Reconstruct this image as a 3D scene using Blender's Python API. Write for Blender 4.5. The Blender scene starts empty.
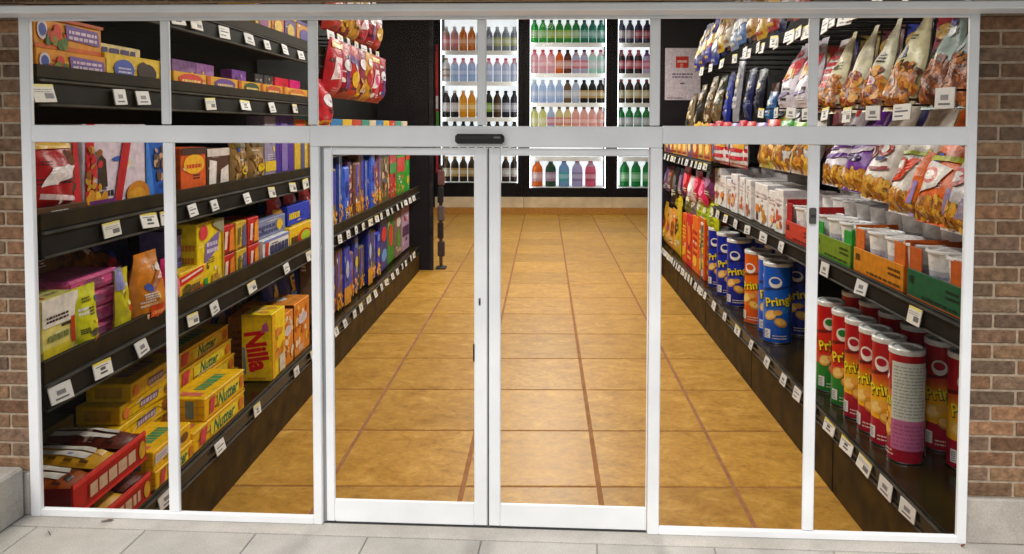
import bpy, math, random
from mathutils import Vector, Matrix
R = math.radians
sc = bpy.context.scene
COL = sc.collection

# ------------------------------------------------------------------ camera, world, sun, exposure
EYE, FOC, PITCH, ROLL, PCX, PCY = 2.23, 740.0, .0412655, .00304195, 545.03, 156.41
cf = Vector((0, math.cos(PITCH), -math.sin(PITCH)))
_r0 = Vector((1, 0, 0)); _u0 = _r0.cross(cf)
cr = math.cos(ROLL) * _r0 + math.sin(ROLL) * _u0
cu = -math.sin(ROLL) * _r0 + math.cos(ROLL) * _u0
cam = bpy.data.objects.new('camera', bpy.data.cameras.new('camera'))
COL.objects.link(cam); sc.camera = cam
cam.matrix_world = Matrix(((cr.x, cu.x, -cf.x, 0), (cr.y, cu.y, -cf.y, 0), (cr.z, cu.z, -cf.z, EYE), (0, 0, 0, 1)))
cam.data.sensor_width = 36
cam.data.lens = FOC * 36 / 1024
cam.data.shift_x = (512 - PCX) / 1024
cam.data.shift_y = (PCY - 277) / 1024
cam.data.clip_start = .05; cam.data.clip_end = 500

SUN_EL, SUN_AZ = R(48), R(200)          # overcast: a wide soft sun behind the viewer
W = bpy.data.worlds.new('World'); sc.world = W; W.use_nodes = True
nt = W.node_tree; nt.nodes.clear()
wo = nt.nodes.new('ShaderNodeOutputWorld'); bg = nt.nodes.new('ShaderNodeBackground'); sky = nt.nodes.new('ShaderNodeTexSky')
sky.sky_type = 'NISHITA'; sky.sun_disc = False; sky.sun_elevation = SUN_EL; sky.sun_rotation = SUN_AZ
sky.dust_density = 4; sky.air_density = 1.2; sky.ozone_density = 1
bg.inputs['Strength'].default_value = .134
nt.links.new(sky.outputs[0], bg.inputs[0]); nt.links.new(bg.outputs[0], wo.inputs[0])
sun = bpy.data.objects.new('sun', bpy.data.lights.new('sun', 'SUN')); COL.objects.link(sun)
sun.data.energy = 1.15; sun.data.angle = R(25); sun.data.color = (1, .98, .95)
sd = Vector((math.sin(SUN_AZ) * math.cos(SUN_EL), math.cos(SUN_AZ) * math.cos(SUN_EL), math.sin(SUN_EL)))
sun.rotation_euler = sd.to_track_quat('Z', 'Y').to_euler()
LAMP_W = 122
vs = sc.view_settings; vs.view_transform = 'Standard'; vs.look = 'None'; vs.exposure = 0; vs.gamma = 1; vs.use_curve_mapping = False
sc.cycles.use_denoising = True
sc.cycles.max_bounces = 8; sc.cycles.transparent_max_bounces = 12
sc.cycles.sample_clamp_indirect = 3; sc.cycles.sample_clamp_direct = 8

# ------------------------------------------------------------------ helpers
def lin(c):
    o = []
    for v in c[:3]:
        v = v / 255
        o.append(v / 12.92 if v <= .04045 else ((v + .055) / 1.055) ** 2.4)
    return tuple(o) + (1.0,)

def ray(x, y): return cf + cr * ((x - PCX) / FOC) + cu * ((PCY - y) / FOC)
def hitX(x, y, X):
    d = ray(x, y); t = X / d.x
    return Vector((X, d.y * t, EYE + d.z * t))
def hitY(x, y, Y):
    d = ray(x, y); t = Y / d.y
    return Vector((d.x * t, Y, EYE + d.z * t))
def hitZ(x, y, Z):
    d = ray(x, y); t = (Z - EYE) / d.z
    return Vector((d.x * t, d.y * t, Z))

class MB:
    """collects coloured faces and links them as ONE mesh object"""
    def __init__(s): s.v = []; s.f = []; s.c = []; s.s = []; s.m = []
    def face(s, pts, col, smooth=False, out=None, m=0):
        pts = [Vector(p) for p in pts]
        if out is not None:
            n = (pts[1] - pts[0]).cross(pts[2] - pts[0])
            if n.dot(Vector(out)) < 0: pts.reverse()
        b = len(s.v); s.v += pts; s.f.append(tuple(range(b, b + len(pts)))); s.c.append(col); s.s.append(smooth); s.m.append(m)
    def box(s, x0, x1, y0, y1, z0, z1, col, b=0.0, m=0):
        if not isinstance(col[0], (tuple, list)): col = [col] * 6     # order -x +x -y +y -z +z
        lo = (x0, y0, z0); hi = (x1, y1, z1)
        b = min(b, .45 * min(x1 - x0, y1 - y0, z1 - z0))
        def P(sg, ax):
            p = []
            for k in range(3):
                v = hi[k] if sg[k] > 0 else lo[k]
                if k != ax: v -= sg[k] * b
                p.append(v)
            return p
        c0 = Vector(((x0 + x1) / 2, (y0 + y1) / 2, (z0 + z1) / 2))
        for ax in range(3):
            a1, a2 = [k for k in range(3) if k != ax]
            for sg in (-1, 1):
                q = []
                for i, j in ((-1, -1), (1, -1), (1, 1), (-1, 1)):
                    g = [0, 0, 0]; g[ax] = sg; g[a1] = i; g[a2] = j; q.append(P(g, ax))
                o = [0, 0, 0]; o[ax] = sg
                s.face(q, col[ax * 2 + (sg > 0)], out=o, m=m)
        if b > 0:
            for ax in range(3):
                a1, a2 = [k for k in range(3) if k != ax]
                for i in (-1, 1):
                    for j in (-1, 1):
                        g0 = [0, 0, 0]; g0[a1] = i; g0[a2] = j; g1 = list(g0); g0[ax] = -1; g1[ax] = 1
                        o = [0, 0, 0]; o[a1] = i; o[a2] = j
                        s.face([P(g0, a1), P(g1, a1), P(g1, a2), P(g0, a2)], col[a1 * 2 + (i > 0)], out=o, m=m)
            for i in (-1, 1):
                for j in (-1, 1):
                    for k in (-1, 1):
                        g = (i, j, k); s.face([P(g, 0), P(g, 1), P(g, 2)], col[2], out=g, m=m)
    def grid(s, fn, nu, nv, colfn, smooth=True, flip=False, m=0):
        b = len(s.v)
        for j in range(nv + 1):
            for i in range(nu + 1): s.v.append(Vector(fn(i / nu, j / nv)))
        for j in range(nv):
            for i in range(nu):
                q = (b + j * (nu + 1) + i, b + j * (nu + 1) + i + 1, b + (j + 1) * (nu + 1) + i + 1, b + (j + 1) * (nu + 1) + i)
                s.f.append(q[::-1] if flip else q); s.s.append(smooth); s.m.append(m)
                s.c.append(colfn((i + .5) / nu, (j + .5) / nv) if callable(colfn) else colfn)
    def lathe(s, prof, cols, seg=24, cx=0, cy=0, m=0, smooth=True):
        for k in range(len(prof) - 1):
            (r0, z0), (r1, z1) = prof[k], prof[k + 1]
            c = cols[k] if isinstance(cols, list) else cols
            def fn(u, v, r0=r0, z0=z0, r1=r1, z1=z1):
                a = u * 2 * math.pi; r = max(1e-4, r0 + (r1 - r0) * v)
                return (cx + r * math.sin(a), cy - r * math.cos(a), z0 + (z1 - z0) * v)
            s.grid(fn, seg, 1, c, smooth, m=m)
    def tube(s, pts, r, col, seg=6):
        pts = [Vector(p) for p in pts]
        for a, b in zip(pts[:-1], pts[1:]):
            d = (b - a).normalized(); u = d.orthogonal().normalized(); w = d.cross(u)
            s.grid(lambda i, j: (a + (b - a) * j) + (u * math.cos(i * 6.2832) + w * math.sin(i * 6.2832)) * r, seg, 1, col)
    def mesh(s, name, mats):
        me = bpy.data.meshes.new(name)
        me.from_pydata([tuple(v) for v in s.v], [], s.f)
        if not isinstance(mats, (list, tuple)): mats = [mats]
        for mt in mats: me.materials.append(mt)
        at = me.color_attributes.new('Col', 'FLOAT_COLOR', 'CORNER')
        buf = []
        for f, c in zip(s.f, s.c): buf += list(c) * len(f)
        at.data.foreach_set('color', buf)
        me.polygons.foreach_set('use_smooth', s.s)
        me.polygons.foreach_set('material_index', s.m)
        me.update(); return me
    def build(s, name, mats, parent=None, loc=None, rot=None):
        o = bpy.data.objects.new(name, s.mesh(name, mats)); COL.objects.link(o)
        if parent: o.parent = parent
        if loc is not None: o.location = loc
        if rot is not None: o.rotation_euler = rot
        return o

def tag(o, label=None, cat=None, group=None, kind=None):
    if label: o['label'] = label
    if cat: o['category'] = cat
    if group: o['group'] = group
    if kind: o['kind'] = kind
    return o
def empty(name, loc=(0, 0, 0), rot=(0, 0, 0)):
    o = bpy.data.objects.new(name, None); COL.objects.link(o); o.location = loc; o.rotation_euler = rot; o.empty_display_size = .1
    return o
def copy_tree(o, parent=None):
    c = o.copy(); COL.objects.link(c); c.parent = parent
    for ch in list(o.children): copy_tree(ch, c)
    return c

_gl = {}
def glyphs(txt, weight=.02):
    k = (txt, weight)
    if k not in _gl:
        cu_ = bpy.data.curves.new('lettering', 'FONT'); cu_.body = txt; cu_.offset = weight; cu_.resolution_u = 3
        ob = bpy.data.objects.new('lettering', cu_)
        me = bpy.data.meshes.new_from_object(ob)
        v = [(p.co.x, p.co.y) for p in me.vertices]; f = [tuple(p.vertices) for p in me.polygons]
        bpy.data.objects.remove(ob); bpy.data.meshes.remove(me); bpy.data.curves.remove(cu_)
        x0 = min(a for a, _ in v); x1 = max(a for a, _ in v); y0 = min(b for _, b in v); y1 = max(b for _, b in v)
        _gl[k] = ([((a - (x0 + x1) / 2) / (y1 - y0), (b - (y0 + y1) / 2) / (y1 - y0)) for a, b in v], f, (x1 - x0) / (y1 - y0))
    return _gl[k]

class Surf:
    """prints flat marks on a face: P(s, t, off) with s, t in 0..1; w, h its size in metres"""
    def __init__(self, mb, P, w, h, n=1, eps=.0022):
        self.mb, self.P, self.w, self.h, self.n, self.eps, self.k = mb, P, w, h, n, eps, 1
    def quad(self, p, col):
        n = self.n; off = self.eps * self.k; self.k += .35
        def fn(u, v):
            a = [p[0][i] * (1 - u) + p[1][i] * u for i in (0, 1)]; b = [p[3][i] * (1 - u) + p[2][i] * u for i in (0, 1)]
            return self.P(a[0] * (1 - v) + b[0] * v, a[1] * (1 - v) + b[1] * v, off)
        self.mb.grid(fn, n, n, col, smooth=False)
    def ell(self, cs, ct, rs, rt, col, seg=14, rot=0):
        off = self.eps * self.k; self.k += .35
        c, s_ = math.cos(rot), math.sin(rot)
        def pt(a, q):
            x, y = rs * self.w * q * math.cos(a), rt * self.h * q * math.sin(a)
            return self.P(cs + (x * c - y * s_) / self.w, ct + (x * s_ + y * c) / self.h, off)
        for i in range(seg):
            a0, a1 = 6.28318 * i / seg, 6.28318 * (i + 1) / seg
            self.mb.face([pt(0, 0), pt(a0, 1), pt(a1, 1)], col)
    def text(self, txt, cs, ct, hf, col, rot=0, weight=.02, wmax=None, shear=0, arc=0):
        off = self.eps * self.k; self.k += .35
        v, f, asp = glyphs(txt, weight); H = hf * self.h
        if wmax and asp * H > wmax * (self.w if abs(math.cos(rot)) > .5 else self.h): sx = wmax * (self.w if abs(math.cos(rot)) > .5 else self.h) / (asp * H)
        else: sx = 1
        c, s_ = math.cos(rot), math.sin(rot)
        def m(q):
            x, y = q[0] * H * sx + q[1] * H * shear, q[1] * H + arc * H * (q[0] / asp * 2) ** 2
            return self.P(cs + (x * c - y * s_) / self.w, ct + (x * s_ + y * c) / self.h, off)
        for fc in f: self.mb.face([m(v[i]) for i in fc], col)
    def food(self, s0, t0, s1, t1, n, size, cols, rnd):
        k0 = self.k
        for _ in range(n):
            s, t = rnd.uniform(s0, s1), rnd.uniform(t0, t1); a = rnd.uniform(.7, 1.3) * size
            self.k = k0 + rnd.uniform(0, 1.5)
            self.ell(s, t, a / self.w, a * rnd.uniform(.5, 1) / self.h, rnd.choice(cols), 7, rnd.uniform(0, 3))
        self.k = k0 + 1.6
    def lines(self, s0, t0, s1, t1, rows, col, rnd, fill=.5):
        dt = (t1 - t0) / rows
        for r in range(rows):
            s = s0
            while s < s1 - .02:
                e = min(s1, s + rnd.uniform(.06, .2) * (s1 - s0)); tt = t0 + r * dt
                self.quad([(s, tt), (e, tt), (e, tt + dt * fill), (s, tt + dt * fill)], col); self.k -= .35
                s = e + .035 * (s1 - s0)
        self.k += .35
    def run(self, ops, rnd):
        for o in ops:
            k = o[0]
            if k == 'r': self.quad([(o[1], o[2]), (o[3], o[2]), (o[3], o[4]), (o[1], o[4])], lin(o[5]))
            elif k == 'q': self.quad(o[1], lin(o[2]))
            elif k == 'e': self.ell(o[1], o[2], o[3], o[4], lin(o[5]), 18, o[6] if len(o) > 6 else 0)
            elif k == 't': self.text(o[1], o[2], o[3], o[4], lin(o[5]), **(o[6] if len(o) > 6 else {}))
            elif k == 'f': self.food(o[1], o[2], o[3], o[4], o[5], o[6], [lin(c) for c in o[7]], rnd)
            elif k == 'l': self.lines(o[1], o[2], o[3], o[4], o[5], lin(o[6]), rnd, o[7] if len(o) > 7 else .5)

# ------------------------------------------------------------------ materials
def newmat(name):
    m = bpy.data.materials.new(name); m.use_nodes = True
    t = m.node_tree; b = t.nodes['Principled BSDF']; return m, t, b
def attr_mat(name, rough=.45, metal=0, spec=.5, noise=.12, nscale=22, bump=0, bscale=14, translucent=0, coat=0):
    m, t, b = newmat(name)
    a = t.nodes.new('ShaderNodeAttribute'); a.attribute_name = 'Col'
    tc = t.nodes.new('ShaderNodeTexCoord')
    nz = t.nodes.new('ShaderNodeTexNoise'); nz.inputs['Scale'].default_value = nscale; nz.inputs['Detail'].default_value = 5
    t.links.new(tc.outputs['Object'], nz.inputs['Vector'])
    mr = t.nodes.new('ShaderNodeMapRange'); mr.inputs[1].default_value = .3; mr.inputs[2].default_value = .7
    mr.inputs[3].default_value = 1 - noise * 1.6; mr.inputs[4].default_value = 1 + noise * .6
    t.links.new(nz.outputs['Fac'], mr.inputs[0])
    mx = t.nodes.new('ShaderNodeMix'); mx.data_type = 'RGBA'; mx.blend_type = 'MULTIPLY'; mx.inputs[0].default_value = 1
    t.links.new(a.outputs['Color'], mx.inputs[6]); t.links.new(mr.outputs[0], mx.inputs[7])
    t.links.new(mx.outputs[2], b.inputs['Base Color'])
    b.inputs['Roughness'].default_value = rough; b.inputs['Metallic'].default_value = metal
    b.inputs['Specular IOR Level'].default_value = spec; b.inputs['Coat Weight'].default_value = coat
    if bump:
        n2 = t.nodes.new('ShaderNodeTexNoise'); n2.inputs['Scale'].default_value = bscale; n2.inputs['Detail'].default_value = 3
        t.links.new(tc.outputs['Object'], n2.inputs['Vector'])
        bp = t.nodes.new('ShaderNodeBump'); bp.inputs['Strength'].default_value = bump; bp.inputs['Distance'].default_value = .02
        t.links.new(n2.outputs['Fac'], bp.inputs['Height']); t.links.new(bp.outputs[0], b.inputs['Normal'])
    if translucent:
        tr = t.nodes.new('ShaderNodeBsdfTranslucent'); t.links.new(mx.outputs[2], tr.inputs[0])
        ms = t.nodes.new('ShaderNodeMixShader'); ms.inputs[0].default_value = translucent
        out = t.nodes['Material Output']
        t.links.new(b.outputs[0], ms.inputs[1]); t.links.new(tr.outputs[0], ms.inputs[2]); t.links.new(ms.outputs[0], out.inputs[0])
    return m
M = {}
M['card'] = attr_mat('printed_card', .5, noise=.16, nscale=16, spec=.22)
M['film'] = attr_mat('printed_film', .36, noise=.2, nscale=14, bump=.7, bscale=8, spec=.3)
M['can'] = attr_mat('printed_tin', .3, noise=.08, nscale=9, spec=.3)
M['metal'] = attr_mat('rim_metal', .3, metal=1, noise=.1)
M['lid'] = attr_mat('lid_plastic', .18, noise=.1, spec=.7)
M['rack'] = attr_mat('rack_enamel', .6, noise=.4, nscale=5, spec=.12)
M['rackgloss'] = attr_mat('rack_gloss', .22, noise=.4, nscale=4, spec=.22)
M['tagm'] = attr_mat('tag_card', .5, noise=.05)
M['frame'] = attr_mat('white_paint', .38, noise=.07, nscale=2.2)
M['rubber'] = attr_mat('black_plastic', .4, noise=.2)
M['bottle'] = attr_mat('bottle_plastic', .2, noise=.05, translucent=.7)
M['wall'] = attr_mat('painted_wall', .75, noise=.15, nscale=2, spec=.12)
M['leaf'] = attr_mat('dry_leaf', .8, noise=.3)

def brick_material():
    m = attr_mat('brick_clay', .85, noise=.32, nscale=26, bump=.55, bscale=60, spec=.25); return m
M['brick'] = brick_material()
M['mortar'] = attr_mat('lime_mortar', .9, noise=.2, nscale=40, spec=.2)
def concrete(name, c1, c2, sc_=3, slabs=False):
    m, t, b = newmat(name)
    tc = t.nodes.new('ShaderNodeTexCoord')
    n1 = t.nodes.new('ShaderNodeTexNoise'); n1.inputs['Scale'].default_value = sc_; n1.inputs['Detail'].default_value = 8; n1.inputs['Roughness'].default_value = .65
    t.links.new(tc.outputs['Object'], n1.inputs['Vector'])
    rp = t.nodes.new('ShaderNodeValToRGB'); rp.color_ramp.elements[0].position = .3; rp.color_ramp.elements[1].position = .72
    rp.color_ramp.elements[0].color = lin(c1); rp.color_ramp.elements[1].color = lin(c2)
    t.links.new(n1.outputs['Fac'], rp.inputs[0])
    n2 = t.nodes.new('ShaderNodeTexNoise'); n2.inputs['Scale'].default_value = 140; n2.inputs['Detail'].default_value = 3
    t.links.new(tc.outputs['Object'], n2.inputs['Vector'])
    mr = t.nodes.new('ShaderNodeMapRange'); mr.inputs[1].default_value = .3; mr.inputs[2].default_value = .7; mr.inputs[3].default_value = .82; mr.inputs[4].default_value = 1.12
    t.links.new(n2.outputs['Fac'], mr.inputs[0])
    mx = t.nodes.new('ShaderNodeMix'); mx.data_type = 'RGBA'; mx.blend_type = 'MULTIPLY'; mx.inputs[0].default_value = 1
    t.links.new(rp.outputs[0], mx.inputs[6]); t.links.new(mr.outputs[0], mx.inputs[7])
    last = mx.outputs[2]
    if slabs:
        at = t.nodes.new('ShaderNodeAttribute'); at.attribute_name = 'Col'
        m2 = t.nodes.new('ShaderNodeMix'); m2.data_type = 'RGBA'; m2.blend_type = 'MULTIPLY'; m2.inputs[0].default_value = 1
        t.links.new(last, m2.inputs[6]); t.links.new(at.outputs['Color'], m2.inputs[7]); last = m2.outputs[2]
    t.links.new(last, b.inputs['Base Color']); b.inputs['Roughness'].default_value = .85; b.inputs['Specular IOR Level'].default_value = .25
    bp = t.nodes.new('ShaderNodeBump'); bp.inputs['Strength'].default_value = .35; bp.inputs['Distance'].default_value = .004
    t.links.new(n2.outputs['Fac'], bp.inputs['Height']); t.links.new(bp.outputs[0], b.inputs['Normal'])
    return m
M['pave'] = concrete('paving_concrete', (166, 163, 157), (200, 197, 191), 2.0, slabs=True)
M['conc'] = concrete('cast_concrete', (150, 145, 136), (192, 187, 178), 3.5)

def tile_mat():
    m, t, b = newmat('floor_tile_ceramic')
    at = t.nodes.new('ShaderNodeAttribute'); at.attribute_name = 'Col'
    tc = t.nodes.new('ShaderNodeTexCoord')
    mp = t.nodes.new('ShaderNodeMapping'); mp.inputs['Scale'].default_value = (1.5, 2.1, 1); mp.inputs['Rotation'].default_value = (0, 0, R(14))
    t.links.new(tc.outputs['Object'], mp.inputs[0])
    # a different patch of the marbling on every tile
    ad = t.nodes.new('ShaderNodeVectorMath'); ad.operation = 'MULTIPLY_ADD'; ad.inputs[1].default_value = (37, 53, 11)
    t.links.new(at.outputs['Color'], ad.inputs[0]); t.links.new(mp.outputs[0], ad.inputs[2])
    n1 = t.nodes.new('ShaderNodeTexNoise'); n1.inputs['Scale'].default_value = 2.3; n1.inputs['Detail'].default_value = 13; n1.inputs['Roughness'].default_value = .8; n1.inputs['Distortion'].default_value = .5
    t.links.new(ad.outputs[0], n1.inputs['Vector'])
    rp = t.nodes.new('ShaderNodeValToRGB'); e = rp.color_ramp.elements
    e[0].position = .26; e[0].color = lin((128, 86, 26)); e[1].position = .76; e[1].color = lin((226, 184, 104))
    k = e.new(.42); k.color = lin((172, 124, 42)); k = e.new(.56); k.color = lin((194, 146, 60))
    t.links.new(n1.outputs['Fac'], rp.inputs[0])
    mx = t.nodes.new('ShaderNodeMix'); mx.data_type = 'RGBA'; mx.blend_type = 'MULTIPLY'; mx.inputs[0].default_value = 1
    sp = t.nodes.new('ShaderNodeSeparateColor'); t.links.new(at.outputs['Color'], sp.inputs[0])
    t.links.new(rp.outputs[0], mx.inputs[6]); t.links.new(sp.outputs[0], mx.inputs[7])
    n3 = t.nodes.new('ShaderNodeTexNoise'); n3.inputs['Scale'].default_value = 9; n3.inputs['Detail'].default_value = 9; n3.inputs['Roughness'].default_value = .7
    t.links.new(ad.outputs[0], n3.inputs['Vector'])
    m3 = t.nodes.new('ShaderNodeMapRange'); m3.inputs[1].default_value = .34; m3.inputs[2].default_value = .52; m3.inputs[3].default_value = .76; m3.inputs[4].default_value = 1.0
    t.links.new(n3.outputs['Fac'], m3.inputs[0])
    m4 = t.nodes.new('ShaderNodeMix'); m4.data_type = 'RGBA'; m4.blend_type = 'MULTIPLY'; m4.inputs[0].default_value = 1
    t.links.new(mx.outputs[2], m4.inputs[6]); t.links.new(m3.outputs[0], m4.inputs[7])
    t.links.new(m4.outputs[2], b.inputs['Base Color'])
    rr = t.nodes.new('ShaderNodeMapRange'); rr.inputs[3].default_value = .34; rr.inputs[4].default_value = .5
    t.links.new(n1.outputs['Fac'], rr.inputs[0]); t.links.new(rr.outputs[0], b.inputs['Roughness'])
    b.inputs['Specular IOR Level'].default_value = .3
    bp = t.nodes.new('ShaderNodeBump'); bp.inputs['Strength'].default_value = .12; bp.inputs['Distance'].default_value = .01
    t.links.new(n1.outputs['Fac'], bp.inputs['Height']); t.links.new(bp.outputs[0], b.inputs['Normal'])
    return m
M['tile'] = tile_mat()
M['grout'] = concrete('floor_grout', (136, 90, 58), (166, 118, 82), 6)

def glass_mat(name, k=.018):
    m, t, b = newmat(name); t.nodes.remove(b)
    tr = t.nodes.new('ShaderNodeBsdfTransparent'); tr.inputs[0].default_value = (.985, .99, .988, 1)
    gl = t.nodes.new('ShaderNodeBsdfGlossy'); gl.inputs['Roughness'].default_value = .02
    lw = t.nodes.new('ShaderNodeFresnel'); lw.inputs[0].default_value = 1.14
    mul = t.nodes.new('ShaderNodeMath'); mul.operation = 'MULTIPLY'; mul.inputs[1].default_value = k / .018
    t.links.new(lw.outputs[0], mul.inputs[0])
    ms = t.nodes.new('ShaderNodeMixShader'); t.links.new(mul.outputs[0], ms.inputs[0]); t.links.new(tr.outputs[0], ms.inputs[1]); t.links.new(gl.outputs[0], ms.inputs[2])
    t.links.new(ms.outputs[0], t.nodes['Material Output'].inputs[0]); return m
M['glass'] = glass_mat('clear_glass', .014)
def emit_mat(name, c, s):
    m, t, b = newmat(name)
    b.inputs['Base Color'].default_value = c; b.inputs['Emission Color'].default_value = c; b.inputs['Emission Strength'].default_value = s
    return m
M['coolerlight'] = emit_mat('cooler_light', (.93, .97, 1, 1), .8)
M['striplight'] = emit_mat('cooler_strip', (.95, .98, 1, 1), 9)
M['tubelight'] = emit_mat('ceiling_diffuser', (1, .97, .9, 1), 2.0)

WHITE = lin((238, 242, 245)); BLACK = lin((16, 16, 16)); NEAR = lin((26, 24, 20))
DARK = lin((42, 32, 7)); RAIL = lin((30, 28, 24))
ORD = ['first', 'second', 'third', 'fourth', 'fifth', 'sixth', 'seventh', 'eighth', 'ninth', 'tenth', 'eleventh', 'twelfth', 'thirteenth', 'fourteenth', 'fifteenth', 'sixteenth']
FLOOR = -1.22
PHI, FD = .0492153, 3.9996
FROT = (0, 0, -PHI)
def fac(u, d=0, z=0):
    return Vector((u * math.cos(PHI) + d * math.sin(PHI), FD - u * math.sin(PHI) + d * math.cos(PHI), z))

# ------------------------------------------------------------------ setting: paving, shop floor, walls
rnd = random.Random(4)
mb = MB()
for i in range(-70, 70):
    for j in range(0, 70):
        u0 = i * .62 - .33 + (.31 if j % 2 else 0); near = -14 < i < 14 and j < 10
        d0 = -.12 - j * .6
        g = rnd.uniform(.93, 1.04) if near else .97
        if not near and (i % 5 or j % 5): continue
        k = .0025 if near else 0
        if near: mb.box(u0 + k, u0 + .62 - k, d0 - .6 + k, d0 - k, -.06, 0, (g, g, g * rnd.uniform(.97, 1.01), 1), .004)
mb.face([(-80, -80, -.008), (80, -80, -.008), (80, .01, -.008), (-80, .01, -.008)], (.55, .54, .52, 1), out=(0, 0, 1))
mb.box(-7.5, 7.5, -.112, .012, -.07, .001, (1.06, 1.05, 1.03, 1), .004)
tag(mb.build('pavement', M['pave'], loc=(0, FD, 0), rot=FROT), kind='structure')

TS, TX0, TY0 = 1.30, -.775, 6.95
mb = MB(); rnd = random.Random(9)
for i in range(-3, 4):
    for j in range(-3, 19):
        x0 = TX0 + i * TS; y0 = TY0 + j * TS
        if y0 > 28.95: continue
        g = rnd.uniform(.84, 1.06)
        x1, y1, gp, gq = x0 + TS, min(y0 + TS, 29.2), .019, .014
        mb.box(x0 + gp, x1 - gp, y0 + gq, y1 - gq, FLOOR - .03, FLOOR, (g, rnd.random(), rnd.random(), 1), .006)
mb.face([(-4.9, 3.2, FLOOR - .008), (4.9, 3.2, FLOOR - .008), (4.9, 30, FLOOR - .008), (-4.9, 30, FLOOR - .008)], (1, 1, 1, 1), out=(0, 0, 1), m=1)
tag(mb.build('shop_floor', [M['tile'], M['grout']]), kind='structure')

CEIL = 7.4
mb = MB(); mb.box(-6.5, 6.5, 4.3, 31, CEIL, CEIL + .25, lin((215, 212, 200)))
tag(mb.build('shop_ceiling', M['wall']), kind='structure')
for nm, b6 in (('shop_side_wall', (-4.75, -4.55, 4.35, 30.7, FLOOR - .1, CEIL)), ('shop_side_wall', (4.55, 4.75, 4.15, 28.6, FLOOR - .1, CEIL)), ('shop_side_wall', (6.1, 6.3, 28.6, 30.7, FLOOR - .1, CEIL)),
               ('shop_back_wall', (-4.55, 6.1, 30.5, 30.7, FLOOR - .1, CEIL)), ('shop_return_wall', (4.75, 6.3, 28.4, 28.6, FLOOR - .1, CEIL))):
    mb = MB(); mb.box(*b6, lin((44, 42, 44))); tag(mb.build(nm, M['wall']), kind='structure')
mb = MB(); mb.box(-4.9, 4.9, .0135, .09, FLOOR - .1, -.03, lin((90, 86, 80)))
tag(mb.build('foundation_wall', M['conc'], loc=(0, FD, 0), rot=FROT), kind='structure')

# ceiling lamps of the shop
def ceiling_lamp(x, y, label):
    z = max(4.85, 2.6 + .165 * y)
    t = tag(empty('ceiling_lamp', (x, y, z)), label, 'ceiling lamp', 'fluorescent ceiling lamps above the aisle')
    for q in (-.7, .7):
        mb = MB(); mb.tube([(0, q, -.003), (0, q, CEIL - z - .003)], .012, lin((150, 150, 150))); mb.build('hanging_rod', M['metal'], t)
    mb = MB(); mb.box(-.3, .3, -.95, .95, -.12, -.002, WHITE, .01); mb.build('housing', M['frame'], t)
    mb = MB(); mb.box(-.26, .26, -.9, .9, -.135, -.122, WHITE); mb.build('diffuser', M['tubelight'], t)
    l = bpy.data.objects.new('lamp_light', bpy.data.lights.new('lamp_light', 'AREA')); COL.objects.link(l); l.parent = t
    l.data.shape = 'RECTANGLE'; l.data.size = .5; l.data.size_y = 1.8; l.data.energy = LAMP_W * (1 if y < 15 else 1.9); l.data.color = (1, .95, .86); l.location = (0, 0, -.15)
for k, y in enumerate((6.6, 9.6, 12.6, 15.8, 19.0, 22.2, 25.2)):
    ceiling_lamp(.1, y, 'white fluorescent lamp on the shop ceiling, %s from the doors' % ORD[k])

# ------------------------------------------------------------------ brick walls beside and above the shopfront
BC = [(133, 104, 79), (126, 99, 78), (139, 110, 83), (118, 95, 78), (133, 99, 74), (126, 104, 83), (143, 108, 80), (114, 94, 76), (129, 97, 72)]
def brick_wall(u0, u1, z0, z1, label, seed, flush_right=False, base=None):
    root = tag(empty('brick_wall', fac(0), FROT), label, 'wall')
    rnd = random.Random(seed); mb = MB()
    co, bl, hd, j = .0835, .235, .11, .0145
    mb.box(u0, u1, .008, .055, z0, z1, lin((172, 155, 134)), m=1)
    n = int(round((z1 - z0) / co)); co = (z1 - z0) / n
    for r in range(n):
        za = z0 + r * co + j / 2; zb = z0 + (r + 1) * co - j / 2
        u = u0 if not flush_right else u1; k = r % 2; first = True
        while (u < u1 - .02) if not flush_right else (u > u0 + .02):
            L = (bl if k % 2 == 0 else hd); k += 1
            if first and r % 2: L = hd * .98
            first = False
            a, b = (u, min(u1, u + L)) if not flush_right else (max(u0, u - L), u)
            c = rnd.choice(BC); q = rnd.uniform(.88, 1.12); c = tuple(min(255, v * q) for v in c)
            if b - a > .02: mb.box(a, b, rnd.uniform(-.002, .002), .04, za, zb, lin(c), .004)
            u = (b + j) if not flush_right else (a - j)
    mb.build('brickwork', [M['brick'], M['mortar']], root)
    if base:
        mb = MB(); mb.box(base[0], base[1], -.016, .055, 0.002, z0 - .003, (1, 1, 1, 1), .008); mb.build('base_course', M['conc'], root)
    return root
brick_wall(-6.2, -2.93, .25, 2.9, 'red brown brick wall with pale mortar rising above the concrete ledge', 1, True, (-6.2, -2.93))
brick_wall(2.268, 6.2, .25, 2.9, 'red brown brick wall with pale mortar above a plain concrete base, no ledge', 2, False, (2.268, 6.2))
brick_wall(-6.2, 6.2, 2.905, CEIL + .25, 'brick lintel wall spanning above the white shopfront', 3)
# concrete ledge
mb = MB(); mb.box(-6.2, -2.955, -1.4, -.02, .002, .29, (1, 1, 1, 1), .012)
o = mb.build('concrete_ledge', M['conc'], loc=fac(0), rot=FROT); tag(o, 'low grey concrete ledge in front of the brick wall', 'ledge')
# canopy with white edge trim over the doors
t = tag(empty('entrance_canopy', fac(0), FROT), 'white trimmed canopy along the top edge of the shopfront', 'canopy')
mb = MB(); mb.box(-6.2, 6.2, -.2, -.024, 2.818, 2.858, WHITE, .006); mb.build('edge_trim', M['frame'], t)
mb = MB(); mb.box(-6.2, 6.2, -1.3, -.006, 3.22, 3.37, lin((170, 168, 160)), .01); mb.build('roof_slab', M['wall'], t)

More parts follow.
